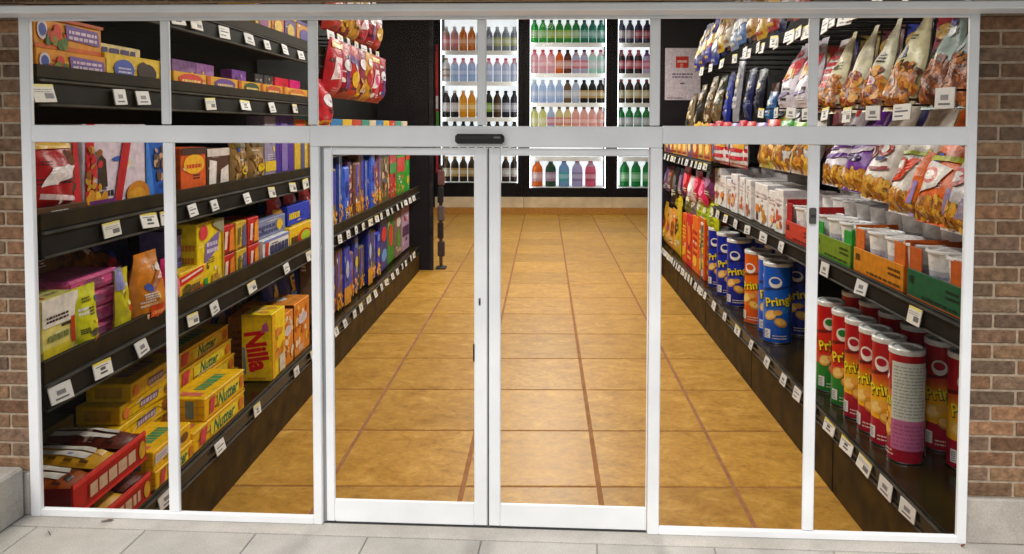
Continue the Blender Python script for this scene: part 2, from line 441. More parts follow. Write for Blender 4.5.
# ------------------------------------------------------------------ the glazed shopfront
front = tag(empty('shopfront', fac(0), FROT), 'white framed glazed shopfront with double doors between brick walls', 'shopfront')
def bar(name, u0, u1, z0, z1, d0=-.02, d1=.010, parent=None, b=.005, col=WHITE):
    mb = MB(); mb.box(u0, u1, d0, d1, z0, z1, col, b); return mb.build(name, M['frame'], parent or front)
bar('jamb', -2.925, -2.862, 0, 2.838); bar('jamb', 2.214, 2.264, 0, 2.838)
bar('head_bar', -2.862, 2.214, 2.802, 2.838)
bar('transom_bar', -2.862, -1.285, 2.131, 2.226); bar('transom_bar', .629, 2.214, 2.135, 2.232)
bar('door_header', -1.285, .629, 2.114, 2.228, -.024, .02)
for a, b in ((-2.122, -2.073), (-1.297, -1.244), (-.367, -.318), (.560, .614), (1.392, 1.444)): bar('mullion', a, b, 2.232, 2.802, -.014, .009)
for a, b in ((-2.118, -2.056), (1.400, 1.460)): bar('mullion', a, b, .046, 2.132, -.014, .009)
bar('door_post', -1.286, -1.236, 0.001, 2.113); bar('door_post', .566, .629, 0.001, 2.113)
bar('bottom_rail', -2.862, -1.286, .001, .046); bar('bottom_rail', .629, 2.214, .001, .042)
def pane(name, u0, u1, z0, z1, d=0.0, parent=None):
    mb = MB(); mb.box(u0 - .008, u1 + .008, d - .004, d + .004, z0 - .008, z1 + .008, WHITE); return mb.build(name, M['glass'], parent or front)
us = [-2.862, -2.122, -2.073, -1.297, -1.244, -.367, -.318, .560, .614, 1.392, 1.444, 2.214]
for k in range(6): pane('window_pane', us[2 * k], us[2 * k + 1], 2.232, 2.802)
for a, b, z in ((-2.862, -2.118, .046), (-2.056, -1.286, .046), (.629, 1.400, .042), (1.460, 2.214, .042)): pane('window_pane', a, b, z, 2.132)
def leaf(u0, u1, sl, sr):
    d0, d1 = .006, .024
    t = bpy.data.objects.new('door', None); COL.objects.link(t); t.parent = front
    mb = MB()
    mb.box(u0, u0 + sl, d0, d1, .008, 2.108, WHITE, .006); mb.box(u1 - sr, u1, d0, d1, .008, 2.108, WHITE, .006)
    mb.box(u0 + sl, u1 - sr, d0 + .001, d1 - .001, .008, .136, WHITE, .004); mb.box(u0 + sl, u1 - sr, d0 + .001, d1 - .001, 2.068, 2.108, WHITE, .004)
    mb.build('door_frame', M['frame'], t)
    pane('pane', u0 + sl, u1 - sr, .136, 2.068, .015, t)
    return t
d1_ = leaf(-1.222, -.314, .05, .074); d2_ = leaf(-.307, .563, .066, .006)
mb = MB(); mb.box(-.362, -.352, .001, .0055, 1.245, 1.285, lin((120, 122, 124)), .003); mb.box(-.359, -.355, -.001, .0015, 1.255, 1.268, BLACK); mb.build('lock', M['metal'], d1_)
mb = MB(); mb.box(-.3935, -.387, .002, .02, .93, 1.03, BLACK, .002); mb.build('pull_handle', M['rubber'], d1_)
mb = MB(); mb.box(-1.234, .564, .002, .03, .001, .0065, lin((52, 54, 56))); mb.build('threshold', M['rubber'], front)
mb = MB(); mb.box(-1.2355, -1.2225, .008, .022, .008, 2.112, lin((150, 154, 156))); mb.build('door_guide', M['frame'], front)
mb = MB(); mb.box(1.405, 1.440, -.032, -.0145, 1.715, 1.80, lin((128, 130, 126)), .004); mb.box(1.41, 1.435, -.036, -.0315, 1.75, 1.765, lin((90, 90, 90))); mb.build('catch_plate', M['metal'], front)
mb = MB()
mb.box(-.479, -.217, -.075, -.025, 2.133, 2.186, lin((30, 31, 33)), .012); mb.box(-.46, -.236, -.08, -.0745, 2.14, 2.155, lin((10, 10, 12)), .003)
mb.box(-.27, -.235, -.0785, -.0745, 2.163, 2.172, lin((120, 124, 128)))
mb.build('door_sensor', M['rubber'], front)
mb = MB(); mb.box(-.3135, -.3075, .010, .02, .009, 2.1075, lin((40, 42, 46))); mb.build('meeting_seal', M['rubber'], d1_)
# litter on the paving
def scrap(name, label, cat, px, py, L, wd, col, rz):
    p = hitZ(px, py, .004); mb = MB()
    mb.grid(lambda u, v: ((u - .5) * L, (v - .5) * wd * math.sin(math.pi * (.1 + .8 * u)), .004 + .012 * math.sin(u * 3.1) * (1 - v)), 8, 3, col)
    mb.grid(lambda u, v: ((u - .5) * L, (v - .5) * wd * math.sin(math.pi * (.1 + .8 * u)), .001 + .012 * math.sin(u * 3.1) * (1 - v)), 8, 3, col, flip=True)
    tag(mb.build(name, M['leaf'], loc=p, rot=(0, 0, rz)), label, cat)
scrap('dead_leaf', 'small brown dead leaf on the paving below the left window', 'leaf', 107, 521, .06, .028, lin((140, 92, 60)), .2)
scrap('twig', 'thin black twig lying on the paving beside the concrete ledge', 'twig', 49, 533.5, .065, .008, lin((22, 20, 18)), -.8)
scrap('dead_leaf', 'tiny rust coloured leaf at the foot of the right jamb', 'leaf', 963, 546, .03, .02, lin((140, 80, 50)), .6)

# ------------------------------------------------------------------ shelf racks
ZRAIL = {0: -.69, 1: .595, 2: 1.512, 3: 2.42, 4: 3.08}
XL, XR = -2.97, 2.72
tag_mb = MB(); tag_mb.box(-.115, .115, -.004, .004, -.062, .062, lin((228, 228, 224)), .0015)
s_ = Surf(tag_mb, lambda s, t, o: ((s - .5) * .23, -.004 - o, (t - .5) * .124), .23, .124, 1, .0008)
s_.run([('r', .0, .84, 1, 1, (222, 206, 70)), ('r', .3, .22, .7, .34, (60, 60, 64)), ('r', .34, .44, .62, .62, (74, 74, 80)), ('r', .1, .68, .8, .74, (120, 120, 124))], random.Random(1))
TAGMES = [tag_mb.mesh('price_tag', M['tagm'])]
for q, (cc_, ops_) in enumerate((((226, 226, 224), [('r', .12, .2, .6, .3, (110, 110, 116)), ('r', .12, .5, .86, .6, (96, 96, 104)), ('r', .12, .72, .5, .78, (150, 150, 150))]), ((222, 220, 210), [('r', 0, .86, 1, 1, (226, 214, 110)), ('r', .5, .2, .9, .5, (100, 100, 106)), ('l', .08, .55, .9, .8, 2, (140, 140, 146), .4)]), ((214, 214, 212), [('r', .2, .16, .8, .26, (90, 90, 96)), ('r', .3, .4, .7, .66, (120, 120, 126))]))):
    tm_ = MB(); tm_.box(-.115, .115, -.004, .004, -.062, .062, lin(cc_), .0015)
    Surf(tm_, lambda s, t, o: ((s - .5) * .23, -.004 - o, (t - .5) * .124), .23, .124, 1, .0008).run(ops_, random.Random(q))
    TAGMES.append(tm_.mesh('price_tag', M['tagm']))
def add_tag(parent, x, y, z, side, sc_=1, tilt=.25):
    o = bpy.data.objects.new('price_tag', rt.choice(TAGMES)); COL.objects.link(o); o.parent = parent
    o.location = (x, y, z); o.rotation_euler = (-tilt + rt.uniform(-.08, .1), rt.uniform(-.07, .07), (R(90) if side == 'L' else R(-90)) + rt.uniform(-.12, .12)); o.scale = (sc_ * rt.uniform(.82, 1.05), 1, sc_ * rt.uniform(.9, 1.08))
rt = random.Random(77)
def near(y): return .86 if y < 9 else 1
def rack_shelf(root, side, X, Y0, Y1, zr, lip, depth, tags, board=True, tsc=1.0, gloss=False):
    """one shelf: board, front lip, tag rail (one mesh) and its price tags as sub-parts"""
    s = -1 if side == 'L' else 1
    mb = MB()
    def bx(a, b, y0, y1, z0, z1, c, bv=.004):
        xa, xb = sorted((X + s * a, X + s * b)); mb.box(xa, xb, y0, y1, z0, z1, c, bv)
    if board: bx(.03, depth, Y0, Y1, zr + .03, zr + .09, DARK)
    bx(.004, .034, Y0 + .004, Y1 - .004, zr + .085, zr + lip, DARK)          # lip
    bx(.0, .03, Y0, Y1, zr - .085, zr + .082, RAIL)                          # rail backing
    bx(-.018, .0, Y0, Y1, zr + .062, zr + .078, lin((74, 72, 66)), .003)
    bx(-.018, .0, Y0, Y1, zr - .082, zr - .066, lin((74, 72, 66)), .003)
    o = mb.build('shelf', M['rackgloss'] if gloss else M['rack'], root)
    for y in tags: add_tag(o, X - s * .022, y, zr + rt.uniform(-.008, .008), side, tsc * (near(y) if side == 'L' else 1), .22)
    return o
def Ys(pxs, py, X): return [hitX(x, py, X).y for x in pxs]
def arange(a, b, d):
    o = []
    while a < b: o.append(a + rt.uniform(-.06, .06)); a += d
    return o
# left rack, two bays
lr = tag(empty('shelf_rack', (0, 0, 0)), 'long dark biscuit shelf rack along the left side of the aisle', 'shelf rack')
mb = MB(); mb.box(XL - .05, XL + .0, 4.34, 17.4, FLOOR + .002, ZRAIL[0] - .09, lin((70, 50, 8)), .004); mb.build('base_plinth', M['rack'], lr)
mb = MB(); mb.box(-4.02, -3.96, 4.34, 17.5, FLOOR, 4.95, lin((20, 19, 18))); mb.build('back_panel', M['rack'], lr)
rack_shelf(lr, 'L', XL, 4.34, 17.4, ZRAIL[0], .115, .98, Ys([162, 217, 255, 295, 312], 400, XL) + arange(9.9, 17, .48), gloss=True)
rack_shelf(lr, 'L', XL, 4.34, 17.4, ZRAIL[1], .22, .98, Ys([55, 98, 138, 190, 212, 250, 285], 300, XL) + arange(9.2, 17, .46))
rack_shelf(lr, 'L', XL, 4.34, 10.05, ZRAIL[2], .185, .98, Ys([108, 146, 163, 190, 212, 245, 270, 291, 304], 200, XL))
rack_shelf(lr, 'L', XL, 4.34, 10.05, ZRAIL[3], .165, .98, Ys([40, 117, 140, 208, 243, 270, 293], 100, XL))
rack_shelf(lr, 'L', XL, 4.34, 10.05, ZRAIL[4], .20, .98, Ys([175, 194, 222, 247, 265, 283, 299], 40, XL))
rack_shelf(lr, 'L', XL, 10.15, 17.4, 1.86, .12, .98, [])
for y in (4.36, 10.1): 
    mb = MB(); mb.box(-3.99, -3.90, y - .04, y + .04, FLOOR, 4.9, NEAR, .005); mb.build('upright', M['rack'], lr)
# right rack
rr_ = tag(empty('shelf_rack', (0, 0, 0)), 'long dark crisp shelf rack with pegs along the right side of the aisle', 'shelf rack')
mb = MB(); mb.box(XR, XR + .05, 4.2, 17.2, FLOOR + .002, -.71, lin((70, 50, 8)), .004)
for y in (6.85, 9.6, 12.4, 15): mb.box(XR - .004, XR + .01, y - .008, y + .008, FLOOR + .01, -.72, lin((18, 16, 10)))
mb.build('base_plinth', M['rack'], rr_)
mb = MB(); mb.box(3.92, 3.98, 4.2, 17.2, FLOOR, 4.95, lin((20, 19, 18))); mb.build('back_panel', M['rack'], rr_)
rack_shelf(rr_, 'R', XR, 4.2, 17.2, -.615, .10, 1.18, Ys([913, 890, 868, 850, 832, 814, 799, 785, 768, 752, 738, 725, 714, 705], 400, XR) + arange(12.6, 17, .3), gloss=True)
rack_shelf(rr_, 'R', XR + .02, 4.2, 12.0, .85, .10, 1.1, Ys([916, 862, 825, 781, 763, 747, 735, 725, 717], 260, XR))
rack_shelf(rr_, 'R', XR, 12.1, 17.2, 1.545, .11, .9, arange(12.4, 17, .42))

# end panels
t = tag(empty('display_stand', (-2.50, 17.75, FLOOR)), 'slim grey display stand with small packets at the end of the left aisle', 'display stand')
mb = MB(); mb.box(-.12, .12, -.14, .14, .002, .05, lin((70, 68, 70)), .01); mb.build('base', M['rack'], t)
mb = MB(); mb.box(-.05, .03, .02, .06, .051, 2.5, lin((110, 104, 108)), .006); mb.build('post', M['metal'], t)
for k in range(5):
    c = [(74, 62, 64), (52, 46, 44), (110, 96, 98), (44, 44, 50), (120, 84, 84)][k]
    mb = MB(); mb.box(-.08, .09 - .03 * (k % 2), -.06, .018, .30 + k * .43, .66 + k * .43 + .03 * (k % 2), lin(c), .02); mb.build('packet', M['card'], t)
t = tag(empty('end_panel', (-3.35, 17.6, FLOOR)), 'tall black end panel closing the left shelf rack', 'panel')
mb = MB(); mb.box(-1.2, .68, -.06, .06, .002, 6.3, lin((38, 35, 40)), .01); mb.build('board', M['wall'], t)
mb = MB(); mb.box(.6, .70, -.075, -.062, .002, 6.3, lin((54, 50, 54)), .004); mb.build('edge_strip', M['rack'], t)
t = tag(empty('end_panel', (3.4, 17.4, FLOOR)), 'tall black end panel behind the right shelf rack carrying a white notice', 'panel')
mb = MB(); mb.box(-.95, 1.15, -.06, .06, .002, 6.3, lin((38, 35, 40)), .01); mb.build('board', M['wall'], t)
mb = MB(); mb.box(-.96, -.90, -.075, -.062, .002, 6.3, lin((120, 40, 60)), .004); mb.build('edge_strip', M['rack'], t)
p0, p1 = hitY(665, 100, 17.3), hitY(701, 48, 17.3)
mb = MB(); w_, h_ = p1.x - p0.x, p1.z - p0.z
mb.box(0, w_, -.006, .006, 0, h_, lin((226, 218, 230)), .002)
sf = Surf(mb, lambda s, t_, o: (s * w_, -.006 - o, t_ * h_), w_, h_, 1, .0012)
sf.run([('r', .3, .62, .66, .84, (206, 60, 50)), ('r', .34, .72, .62, .765, (232, 190, 180)), ('r', .42, .62, .5, .70, (230, 150, 140)), ('l', .2, .43, .78, .54, 2, (120, 110, 150), .5), ('r', .42, .31, .56, .335, (110, 100, 130)), ('l', .06, .03, .5, .06, 1, (150, 130, 160), .7)], random.Random(3))
tag(mb.build('notice', M['card'], loc=(p0.x, 17.325, p0.z)), 'white paper notice with red block logo on the black panel', 'notice')

# ------------------------------------------------------------------ goods: boxes, trays, bags, canisters, tubs, bottles
def span(x0, x1, X, py=200):
    a, b = sorted((hitX(x0, py, X).y, hitX(x1, py, X).y)); return a, b
def put(o, side, X, Y, z, yaw=0, lean=0):
    o.location = (X, Y, z); o.rotation_euler = (lean, 0, (R(90) if side == 'L' else R(-90)) + yaw); return o
seedc = [100]
def nrnd(): seedc[0] += 1; return random.Random(seedc[0])

def busy(base, r, k=1.0):
    o = []
    lighter = tuple(min(255, v * .6 + 110) for v in base); darker = tuple(v * .45 for v in base)
    for _ in range(int(3 * k)):
        a, b = r.uniform(.04, .6), r.uniform(.06, .82)
        o.append(('l', a, b, min(.96, a + r.uniform(.2, .38)), b + r.uniform(.06, .13), r.choice((1, 2, 3)), r.choice((lighter, darker, (230, 226, 220), (40, 36, 40))), r.uniform(.35, .7)))
    for _ in range(int(2 * k)):
        o.append(('e', r.uniform(.12, .88), r.uniform(.12, .85), r.uniform(.03, .1), r.uniform(.025, .07), r.choice((lighter, darker, (226, 60, 50), (230, 200, 70), (60, 90, 180), (236, 232, 226))), r.uniform(-.5, .5)))
    return o
def carton_mesh(name, side, w, d, h, base, F=(), E=(), T=(), mat='card', bev=.006, cols=None):
    mb = MB(); mb.box(-w / 2, w / 2, 0, d, 0, h, cols or lin(base), bev); r = nrnd()
    Surf(mb, lambda s, t, o: (-w / 2 + s * w, -o, t * h), w, h).run(busy(base, r) + list(F), r)
    if not E: E = busy(base, r, .7)
    if not T: T = busy(base, r, .7)
    if side == 'L': Surf(mb, lambda s, t, o: (-w / 2 - o, d - s * d, t * h), d, h).run(E, r)
    else: Surf(mb, lambda s, t, o: (w / 2 + o, s * d, t * h), d, h).run(E, r)
    Surf(mb, lambda s, t, o: (-w / 2 + s * w, t * d, h + o), w, d).run(T, r)
    return mb.mesh(name, M[mat])
def carton(label, side, X, Y0, Y1, z, h, d, base, F=(), E=(), T=(), group=None, name='biscuit_box', cat='box', yaw=0, lean=0, mat='card', bev=.006):
    o = bpy.data.objects.new(name, carton_mesh(name, side, Y1 - Y0, d, h, base, F, E, T, mat, bev)); COL.objects.link(o)
    put(o, side, X, (Y0 + Y1) / 2, z, yaw, lean); tag(o, label, cat, group); return o

def bag_mesh(name, w, h, t, base, ops=(), top=1.0, back=None, nu=14, nv=18, fat=.62, mat='film', seal=.05, wr=.02, basef=None):
    """a filled film bag: pillow with flat crimped ends; top = width left at the top end"""
    r = nrnd(); ph = [r.uniform(0, 6.28) for _ in range(6)]; a1, a2 = r.uniform(3, 6), r.uniform(5, 9)
    def prof(v):
        if v < seal or v > 1 - seal: return 0.02
        q = (v - seal) / (1 - 2 * seal)
        return max(.02, (math.sin(math.pi * q ** fat)) ** .55) * (1 - .35 * q)
    def wid(v):
        q = max(0, (v - .45) / .55); q = q * q * (3 - 2 * q)
        k = 1 - (1 - top) * q
        return w * k * (1 - .05 * math.sin(math.pi * v))
    def P(s, v, o, sg=1):
        e = max(0, 1 - (2 * s - 1) ** 2) ** .5
        y = t / 2 * e * prof(v)
        y += wr * e * (.5 * math.sin(a1 * s * 3 + ph[0] + 4 * v) + .5 * math.sin(a2 * v * 2.4 + ph[1] + 5 * s)) * (.25 + prof(v)) * .6
        x = (s - .5) * wid(v) + .02 * w * math.sin(9 * v + ph[2])
        return (x, -sg * y - sg * o, v * h)
    mb = MB(); bc = lin(base)
    fcol = (lambda u, v: lin(basef(u, v))) if basef else bc
    mb.grid(lambda u, v: P(u, v, 0), nu, nv, fcol)
    mb.grid(lambda u, v: P(u, v, 0, -1), nu, nv, fcol if back is None else lin(back), flip=True)
    Surf(mb, P, w, h, 6, .003).run(busy(base, r, 1.4) + list(ops), r)
    return mb.mesh(name, M[mat])
def bag(label, side, X, Y, z, w, h, t, base, ops=(), top=1.0, group=None, lean=0, yaw=0, name='snack_bag', cat='snack bag', me=None, **kw):
    o = bpy.data.objects.new(name, me or bag_mesh(name, w, h, t, base, ops, top, **kw)); COL.objects.link(o)
    put(o, side, X, Y, z, yaw, lean); tag(o, label, cat, group); return o

ORANGE = (222, 146, 24); YEL = (236, 200, 22); RED = (198, 24, 30); PINK = (232, 70, 130); PURP = (86, 44, 140); BLUE = (28, 70, 190); LIME = (196, 210, 30); WHT = (236, 234, 226); BRN = (92, 48, 22); GRN = (40, 130, 50); CREAM = (240, 222, 160); NUTS = [(214, 150, 52), (186, 112, 30), (236, 184, 90), (150, 80, 24)]

# ===== left rack
# shelf 3 (topmost visible in the left pane): cake boxes
zs = ZRAIL[3] + .10
G = 'cake boxes on the upper left shelf'
cakeF = [('r', .0, .0, 1, .14, (210, 100, 20)), ('e', .10, .55, .07, .30, (222, 210, 214)), ('e', .10, .55, .05, .2, (70, 90, 170)), ('q', [(.44, .38), (.95, .30), (.93, .78), (.42, .84)], (120, 90, 160)), ('l', .47, .40, .9, .76, 2, (226, 204, 220), .55), ('e', .30, .52, .055, .28, (216, 60, 40)), ('f', .16, .12, .42, .4, 14, .03, [(74, 110, 40), (120, 140, 50), (200, 80, 40)])]
y0, y1 = span(-12, 104, -3.05, 60)
y0 = 4.42
carton('orange cake box with lilac label, bottom of the two stacked in the top left pane', 'L', -3.03, y0, y1, zs, .172, .5, ORANGE, cakeF, group=G)
carton('orange cake box with lilac label, top of the two stacked in the top left pane', 'L', -3.05, y0 + .01, y1 - .02, zs + .175, .20, .5, ORANGE, cakeF + [('r', 0, .9, 1, 1, (190, 84, 30))], group=G, yaw=.01)
y0, y1 = span(105, 162, -3.03, 62)
carton('yellow cookie box with blue oval and dark brown cookie picture beside the orange cake boxes', 'L', -3.03, y0, y1, zs, .21, .5, (226, 190, 40), [('e', .30, .5, .17, .34, (74, 92, 180)), ('l', .2, .38, .42, .62, 2, (220, 214, 226)), ('e', .70, .44, .17, .36, (44, 26, 16)), ('e', .62, .55, .1, .3, (56, 32, 18)), ('r', .95, 0, 1, 1, (190, 110, 30))], group=G)
carton('cream cake box with dark lettering lying on top of the yellow cookie box', 'L', -3.2, y0 - .05, y1, zs + .215, .085, .4, (232, 214, 150), [('l', .05, .2, .9, .8, 1, (72, 60, 110), .8)], T=[('l', .1, .2, .9, .6, 2, (90, 80, 120))], group=G)
# pane two: candy trays on shelf 3
G = 'candy cartons on the upper left shelf'
edges = [172, 209, 240, 262, 284, 309]
cc = [((214, 60, 40), 'red'), ((110, 70, 150), 'purple'), ((52, 80, 40), 'dark green'), ((206, 80, 30), 'orange red'), ((220, 120, 40), 'amber')]
for k in range(5):
    y0, y1 = span(edges[k], edges[k + 1], -3.02, 78); c, n = cc[k]
    carton('low yellow candy tray with %s label, %s from the front' % (n, ORD[k]), 'L', -3.01, y0 + .01, y1 - .01, zs + .03, .12, .35, (232, 170, 30), [('e', .45, .5, .34, .42, c), ('l', .2, .35, .7, .65, 1, (240, 214, 120)), ('r', .9, 0, 1, 1, (200, 90, 30))], group=G, name='candy_tray', cat='candy tray')
G = 'wrapped sweets behind the candy trays'
for k, (xa, xb, n, c, c2) in enumerate([(172, 196, 'purple and brown', (84, 50, 96), (130, 60, 50)), (196, 214, 'plum coloured', (110, 64, 120), (60, 40, 60)), (232, 246, 'violet', (90, 40, 120), (170, 60, 60)), (255, 263, 'black and white', (34, 34, 36), (190, 190, 186)), (264, 273, 'charcoal and grey', (44, 44, 48), (150, 150, 150)), (275, 288, 'crimson', (180, 30, 50), (210, 80, 120)), (290, 300, 'magenta', (200, 40, 110), (70, 40, 50))]):
    y0, y1 = span(xa, xb, -3.2, 68)
    carton('%s sweet packet standing up behind the yellow candy trays' % n, 'L', -3.2, y0, y1, zs + .02, .26, .12, tuple(min(255, v * 1.25 + 10) for v in c), [('r', .1, .3, .9, .6, c2), ('l', .1, .1, .9, .25, 1, c2)], group=G, name='sweet_packet', cat='sweet packet', mat='film')
# shelf 4
zs = ZRAIL[4] + .10
G = 'sweet boxes on the highest left shelf'
for k, (xa, xb, c, c2, n) in enumerate([(256, 271, (226, 180, 40), (150, 60, 120), 'yellow and plum'), (272, 284, (216, 120, 40), (240, 200, 60), 'orange'), (285, 296, (96, 60, 130), (226, 190, 60), 'purple'), (297, 311, (226, 150, 40), (90, 70, 160), 'amber and lilac')]):
    y0, y1 = span(xa, xb, -3.05, 35)
    carton('%s sweet box on the highest shelf above the price tags' % n, 'L', -3.05, y0, y1, zs, .34, .4, c, [('e', .5, .5, .32, .25, c2), ('l', .15, .1, .85, .3, 2, c2), ('r', 0, .9, 1, 1, c2)], group=G, name='sweet_box')
# shelf 2
zs = ZRAIL[2] + .10
G = 'packets on the second left shelf'
y0, y1 = 4.42, span(20, 59, -3.06, 180)[1]
bag('glossy red sweet bag with white swoosh at the left end of the second shelf', 'L', -3.1, (y0 + y1) / 2 + .1, zs + .08, .42, .44, .16, (176, 20, 24), [('q', [(.1, .35), (.7, .45), (.95, .62), (.3, .62)], (236, 226, 226)), ('e', .62, .55, .2, .08, (226, 216, 216), .3), ('q', [(.0, .2), (.9, .1), (1, .16), (0, .28)], (226, 200, 200)), ('r', .1, .88, .9, .97, (216, 170, 40))], group=G)
carton('brown fruit snack packet lying below the glossy red bag', 'L', -3.05, 4.4, 4.92, zs, .11, .35, (96, 66, 40), [('l', .1, .2, .9, .8, 2, (170, 140, 100))], group=G, name='snack_packet', cat='snack packet')
y0, y1 = span(60, 78, -3.08, 180)
carton('slim tan and red picture box between the red bag and the white display box', 'L', -3.06, y0, y1, zs, .56, .3, (168, 140, 100), [('q', [(.55, 0), (1, 0), (1, 1), (.75, 1)], (206, 30, 40)), ('f', .1, .3, .6, .9, 18, .035, [(120, 70, 40), (190, 150, 90), (90, 60, 40)])], group=G, lean=-.05)
y0, y1 = span(79, 143, -3.1, 180)
carton('large white display box with slanted red stripes and golden cookies', 'L', -3.07, y0, y1, zs, .62, .4, (224, 210, 226), [('q', [(.0, .0), (.10, .0), (.16, 1), (.04, 1)], (206, 26, 34)), ('f', .05, .02, .34, .26, 26, .04, [(220, 150, 30), (190, 110, 20), (240, 186, 60)]), ('q', [(.42, .1), (.54, .1), (.76, .98), (.62, .98)], (190, 24, 30)), ('e', .82, .16, .2, .16, (206, 130, 20)), ('e', .80, .14, .15, .10, (226, 160, 40)), ('r', .06, .0, .44, .16, (110, 40, 120)), ('q', [(.2, .7), (.3, .6), (.32, .3), (.2, .28)], (60, 40, 20)), ('f', .03, .3, .22, .75, 20, .03, [(150, 90, 30), (200, 150, 40), (206, 40, 40)])], group=G)
y0, y1 = span(144, 168, -3.08, 180)
carton('bright blue snack box with a child picture panel at the mullion', 'L', -3.07, y0, y1, zs, .50, .35, (26, 92, 190), [('f', .3, .35, .8, .85, 16, .04, [(170, 110, 80), (90, 70, 60), (206, 160, 130)]), ('q', [(0, 0), (.35, 0), (.1, 1), (0, 1)], (60, 130, 220))], group=G)
y0, y1 = span(181, 206, -3.05, 180)
carton('orange chocolate cup box with dark top on the second left shelf', 'L', -3.05, y0, y1, zs, .42, .3, (222, 92, 22), [('e', .5, .66, .42, .2, (240, 180, 30)), ('l', .2, .58, .8, .74, 1, (200, 60, 20)), ('r', 0, .86, 1, 1, (70, 40, 24)), ('r', 0, 0, 1, .16, (80, 44, 22))], group=G)
y0, y1 = span(207, 229, -3.05, 180)
carton('white and brown striped chocolate box next to the orange box', 'L', -3.05, y0, y1, zs, .40, .3, (84, 50, 30), [('q', [(.05, .05), (.35, .05), (.42, .7), (.1, .75)], (232, 226, 220)), ('q', [(.55, .1), (.95, .1), (.95, .6), (.6, .5)], (226, 216, 210)), ('r', 0, .82, 1, 1, (216, 206, 200))], group=G)
for k, (xa, xb) in enumerate(((231, 246), (248, 264))):
    y0, y1 = span(xa, xb, -3.08, 180)
    bag('tan see through nut bag with yellow tag, %s of the pair on the second shelf' % ('nearer' if k == 0 else 'farther'), 'L', -3.1, (y0 + y1) / 2, zs, (y1 - y0), .56, .16, (150, 116, 66), [('f', .1, .06, .9, .55, 44, .03, [(176, 136, 80), (120, 86, 44), (206, 170, 110)]), ('e', .5, .3, .16, .08, (232, 200, 30)), ('r', .1, .7, .9, .9, (90, 80, 40))], group=G)
y0, y1 = span(265, 279, -3.08, 160)
carton('silver and lilac cookie packet with yellow corner', 'L', -3.08, y0, y1, zs, .72, .2, (150, 140, 170), [('r', 0, .14, .8, .3, (226, 190, 40)), ('r', .75, 0, 1, 1, (70, 40, 150)), ('e', .4, .7, .25, .1, (206, 206, 216))], group=G)
y0, y1 = span(280, 294, -3.08, 160)
carton('deep violet cookie packet beside the silver one', 'L', -3.08, y0, y1, zs, .80, .2, (80, 44, 150), [('r', .1, .1, .5, .8, (130, 110, 180)), ('r', 0, .9, 1, 1, (40, 80, 180))], group=G)
y0, y1 = span(295, 313, -3.08, 160)
carton('yellow and grey striped cookie packet at the far end of the second shelf', 'L', -3.08, y0, y1, zs, .86, .2, (216, 180, 50), [('r', .3, 0, .5, 1, (90, 90, 130)), ('r', .7, 0, .85, .9, (140, 110, 60)), ('r', 0, .8, 1, 1, (60, 150, 190)), ('r', 0, .66, .5, .8, (206, 90, 40))], group=G)

# shelf 1
zs = ZRAIL[1] + .10
G = 'biscuits on the third left shelf'
y0, y1 = 4.44, span(20, 73, -3.08, 320)[1]
carton('white topped pale yellow cracker box with red side at the left jamb', 'L', -3.05, y0, y1, zs, .46, .35, (226, 214, 120), [('r', 0, .62, 1, 1, (230, 224, 214)), ('r', .78, .3, 1, .66, (206, 60, 30)), ('r', 0, .10, .78, .18, (196, 150, 40)), ('r', .0, .22, .76, .34, (222, 200, 40)), ('l', .15, .42, .7, .56, 1, (120, 130, 70), .6), ('l', .1, .68, .7, .78, 2, (70, 50, 50), .6), ('e', .9, .12, .08, .12, (230, 220, 200))], E=[('r', 0, 0, 1, .3, (200, 180, 60))], group=G)
y0, y1 = span(74, 92, -3.06, 320)
bag('lime yellow biscuit packet with tiny red mark beside the cracker box', 'L', -3.06, (y0 + y1) / 2, zs, y1 - y0 + .06, .47, .16, (206, 206, 26), [('e', .55, .34, .22, .05, (60, 60, 40)), ('e', .6, .22, .18, .06, (206, 80, 60)), ('r', .2, .05, .8, .1, (220, 150, 60))], group=G, wr=.01)
y0, y1 = span(84, 121, -3.10, 300)
for k in range(4):
    carton('pink wafer packet with grey print, %s from the top of the pink stack' % ORD[3 - k], 'L', -3.12 - .02 * (k % 2), y0 - .03 * k, y1 + .02 * k, zs + .02 + k * .118, .115, .4, (236, 96, 156), [('e', .42, .5, .2, .34, (150, 80, 120)), ('l', .25, .4, .62, .62, 1, (170, 110, 130)), ('r', 0, .86, 1, 1, (240, 130, 176)), ('r', .84, 0, 1, 1, (150, 140, 206))], T=[('r', .1, .1, .9, .9, (240, 130, 176))], group=G, name='wafer_packet', cat='wafer packet', mat='film', bev=.02)
y0, y1 = span(118, 127, -3.05, 300)
bag('narrow yellow edged packet closing the pink wafer stack', 'L', -3.06, (y0 + y1) / 2, zs, .17, .5, .1, (210, 200, 30), [('r', 0, .7, .5, 1, (150, 150, 206))], group=G, nu=8)
bag('large dark gold cookie bag lying behind the pink wafers', 'L', -3.55, 5.7, zs + .12, 1.3, .66, .3, (140, 84, 18), [('e', .72, .72, .12, .12, (180, 180, 206)), ('e', .72, .72, .08, .07, (200, 60, 40)), ('f', .1, .2, .6, .6, 20, .05, [(110, 64, 20), (170, 110, 30)])], group=G, lean=-.35)
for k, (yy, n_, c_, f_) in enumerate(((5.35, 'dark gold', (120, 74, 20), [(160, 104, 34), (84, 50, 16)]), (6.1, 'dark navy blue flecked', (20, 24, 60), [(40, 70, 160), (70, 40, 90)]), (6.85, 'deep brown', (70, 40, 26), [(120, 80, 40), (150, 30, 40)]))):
    bag('dim %s bag standing at the back of the third left shelf' % n_, 'L', -3.62, yy, zs + .02, .72, .80, .24, c_, [('f', .1, .1, .9, .9, 26, .05, f_)], group=G, lean=-.08)
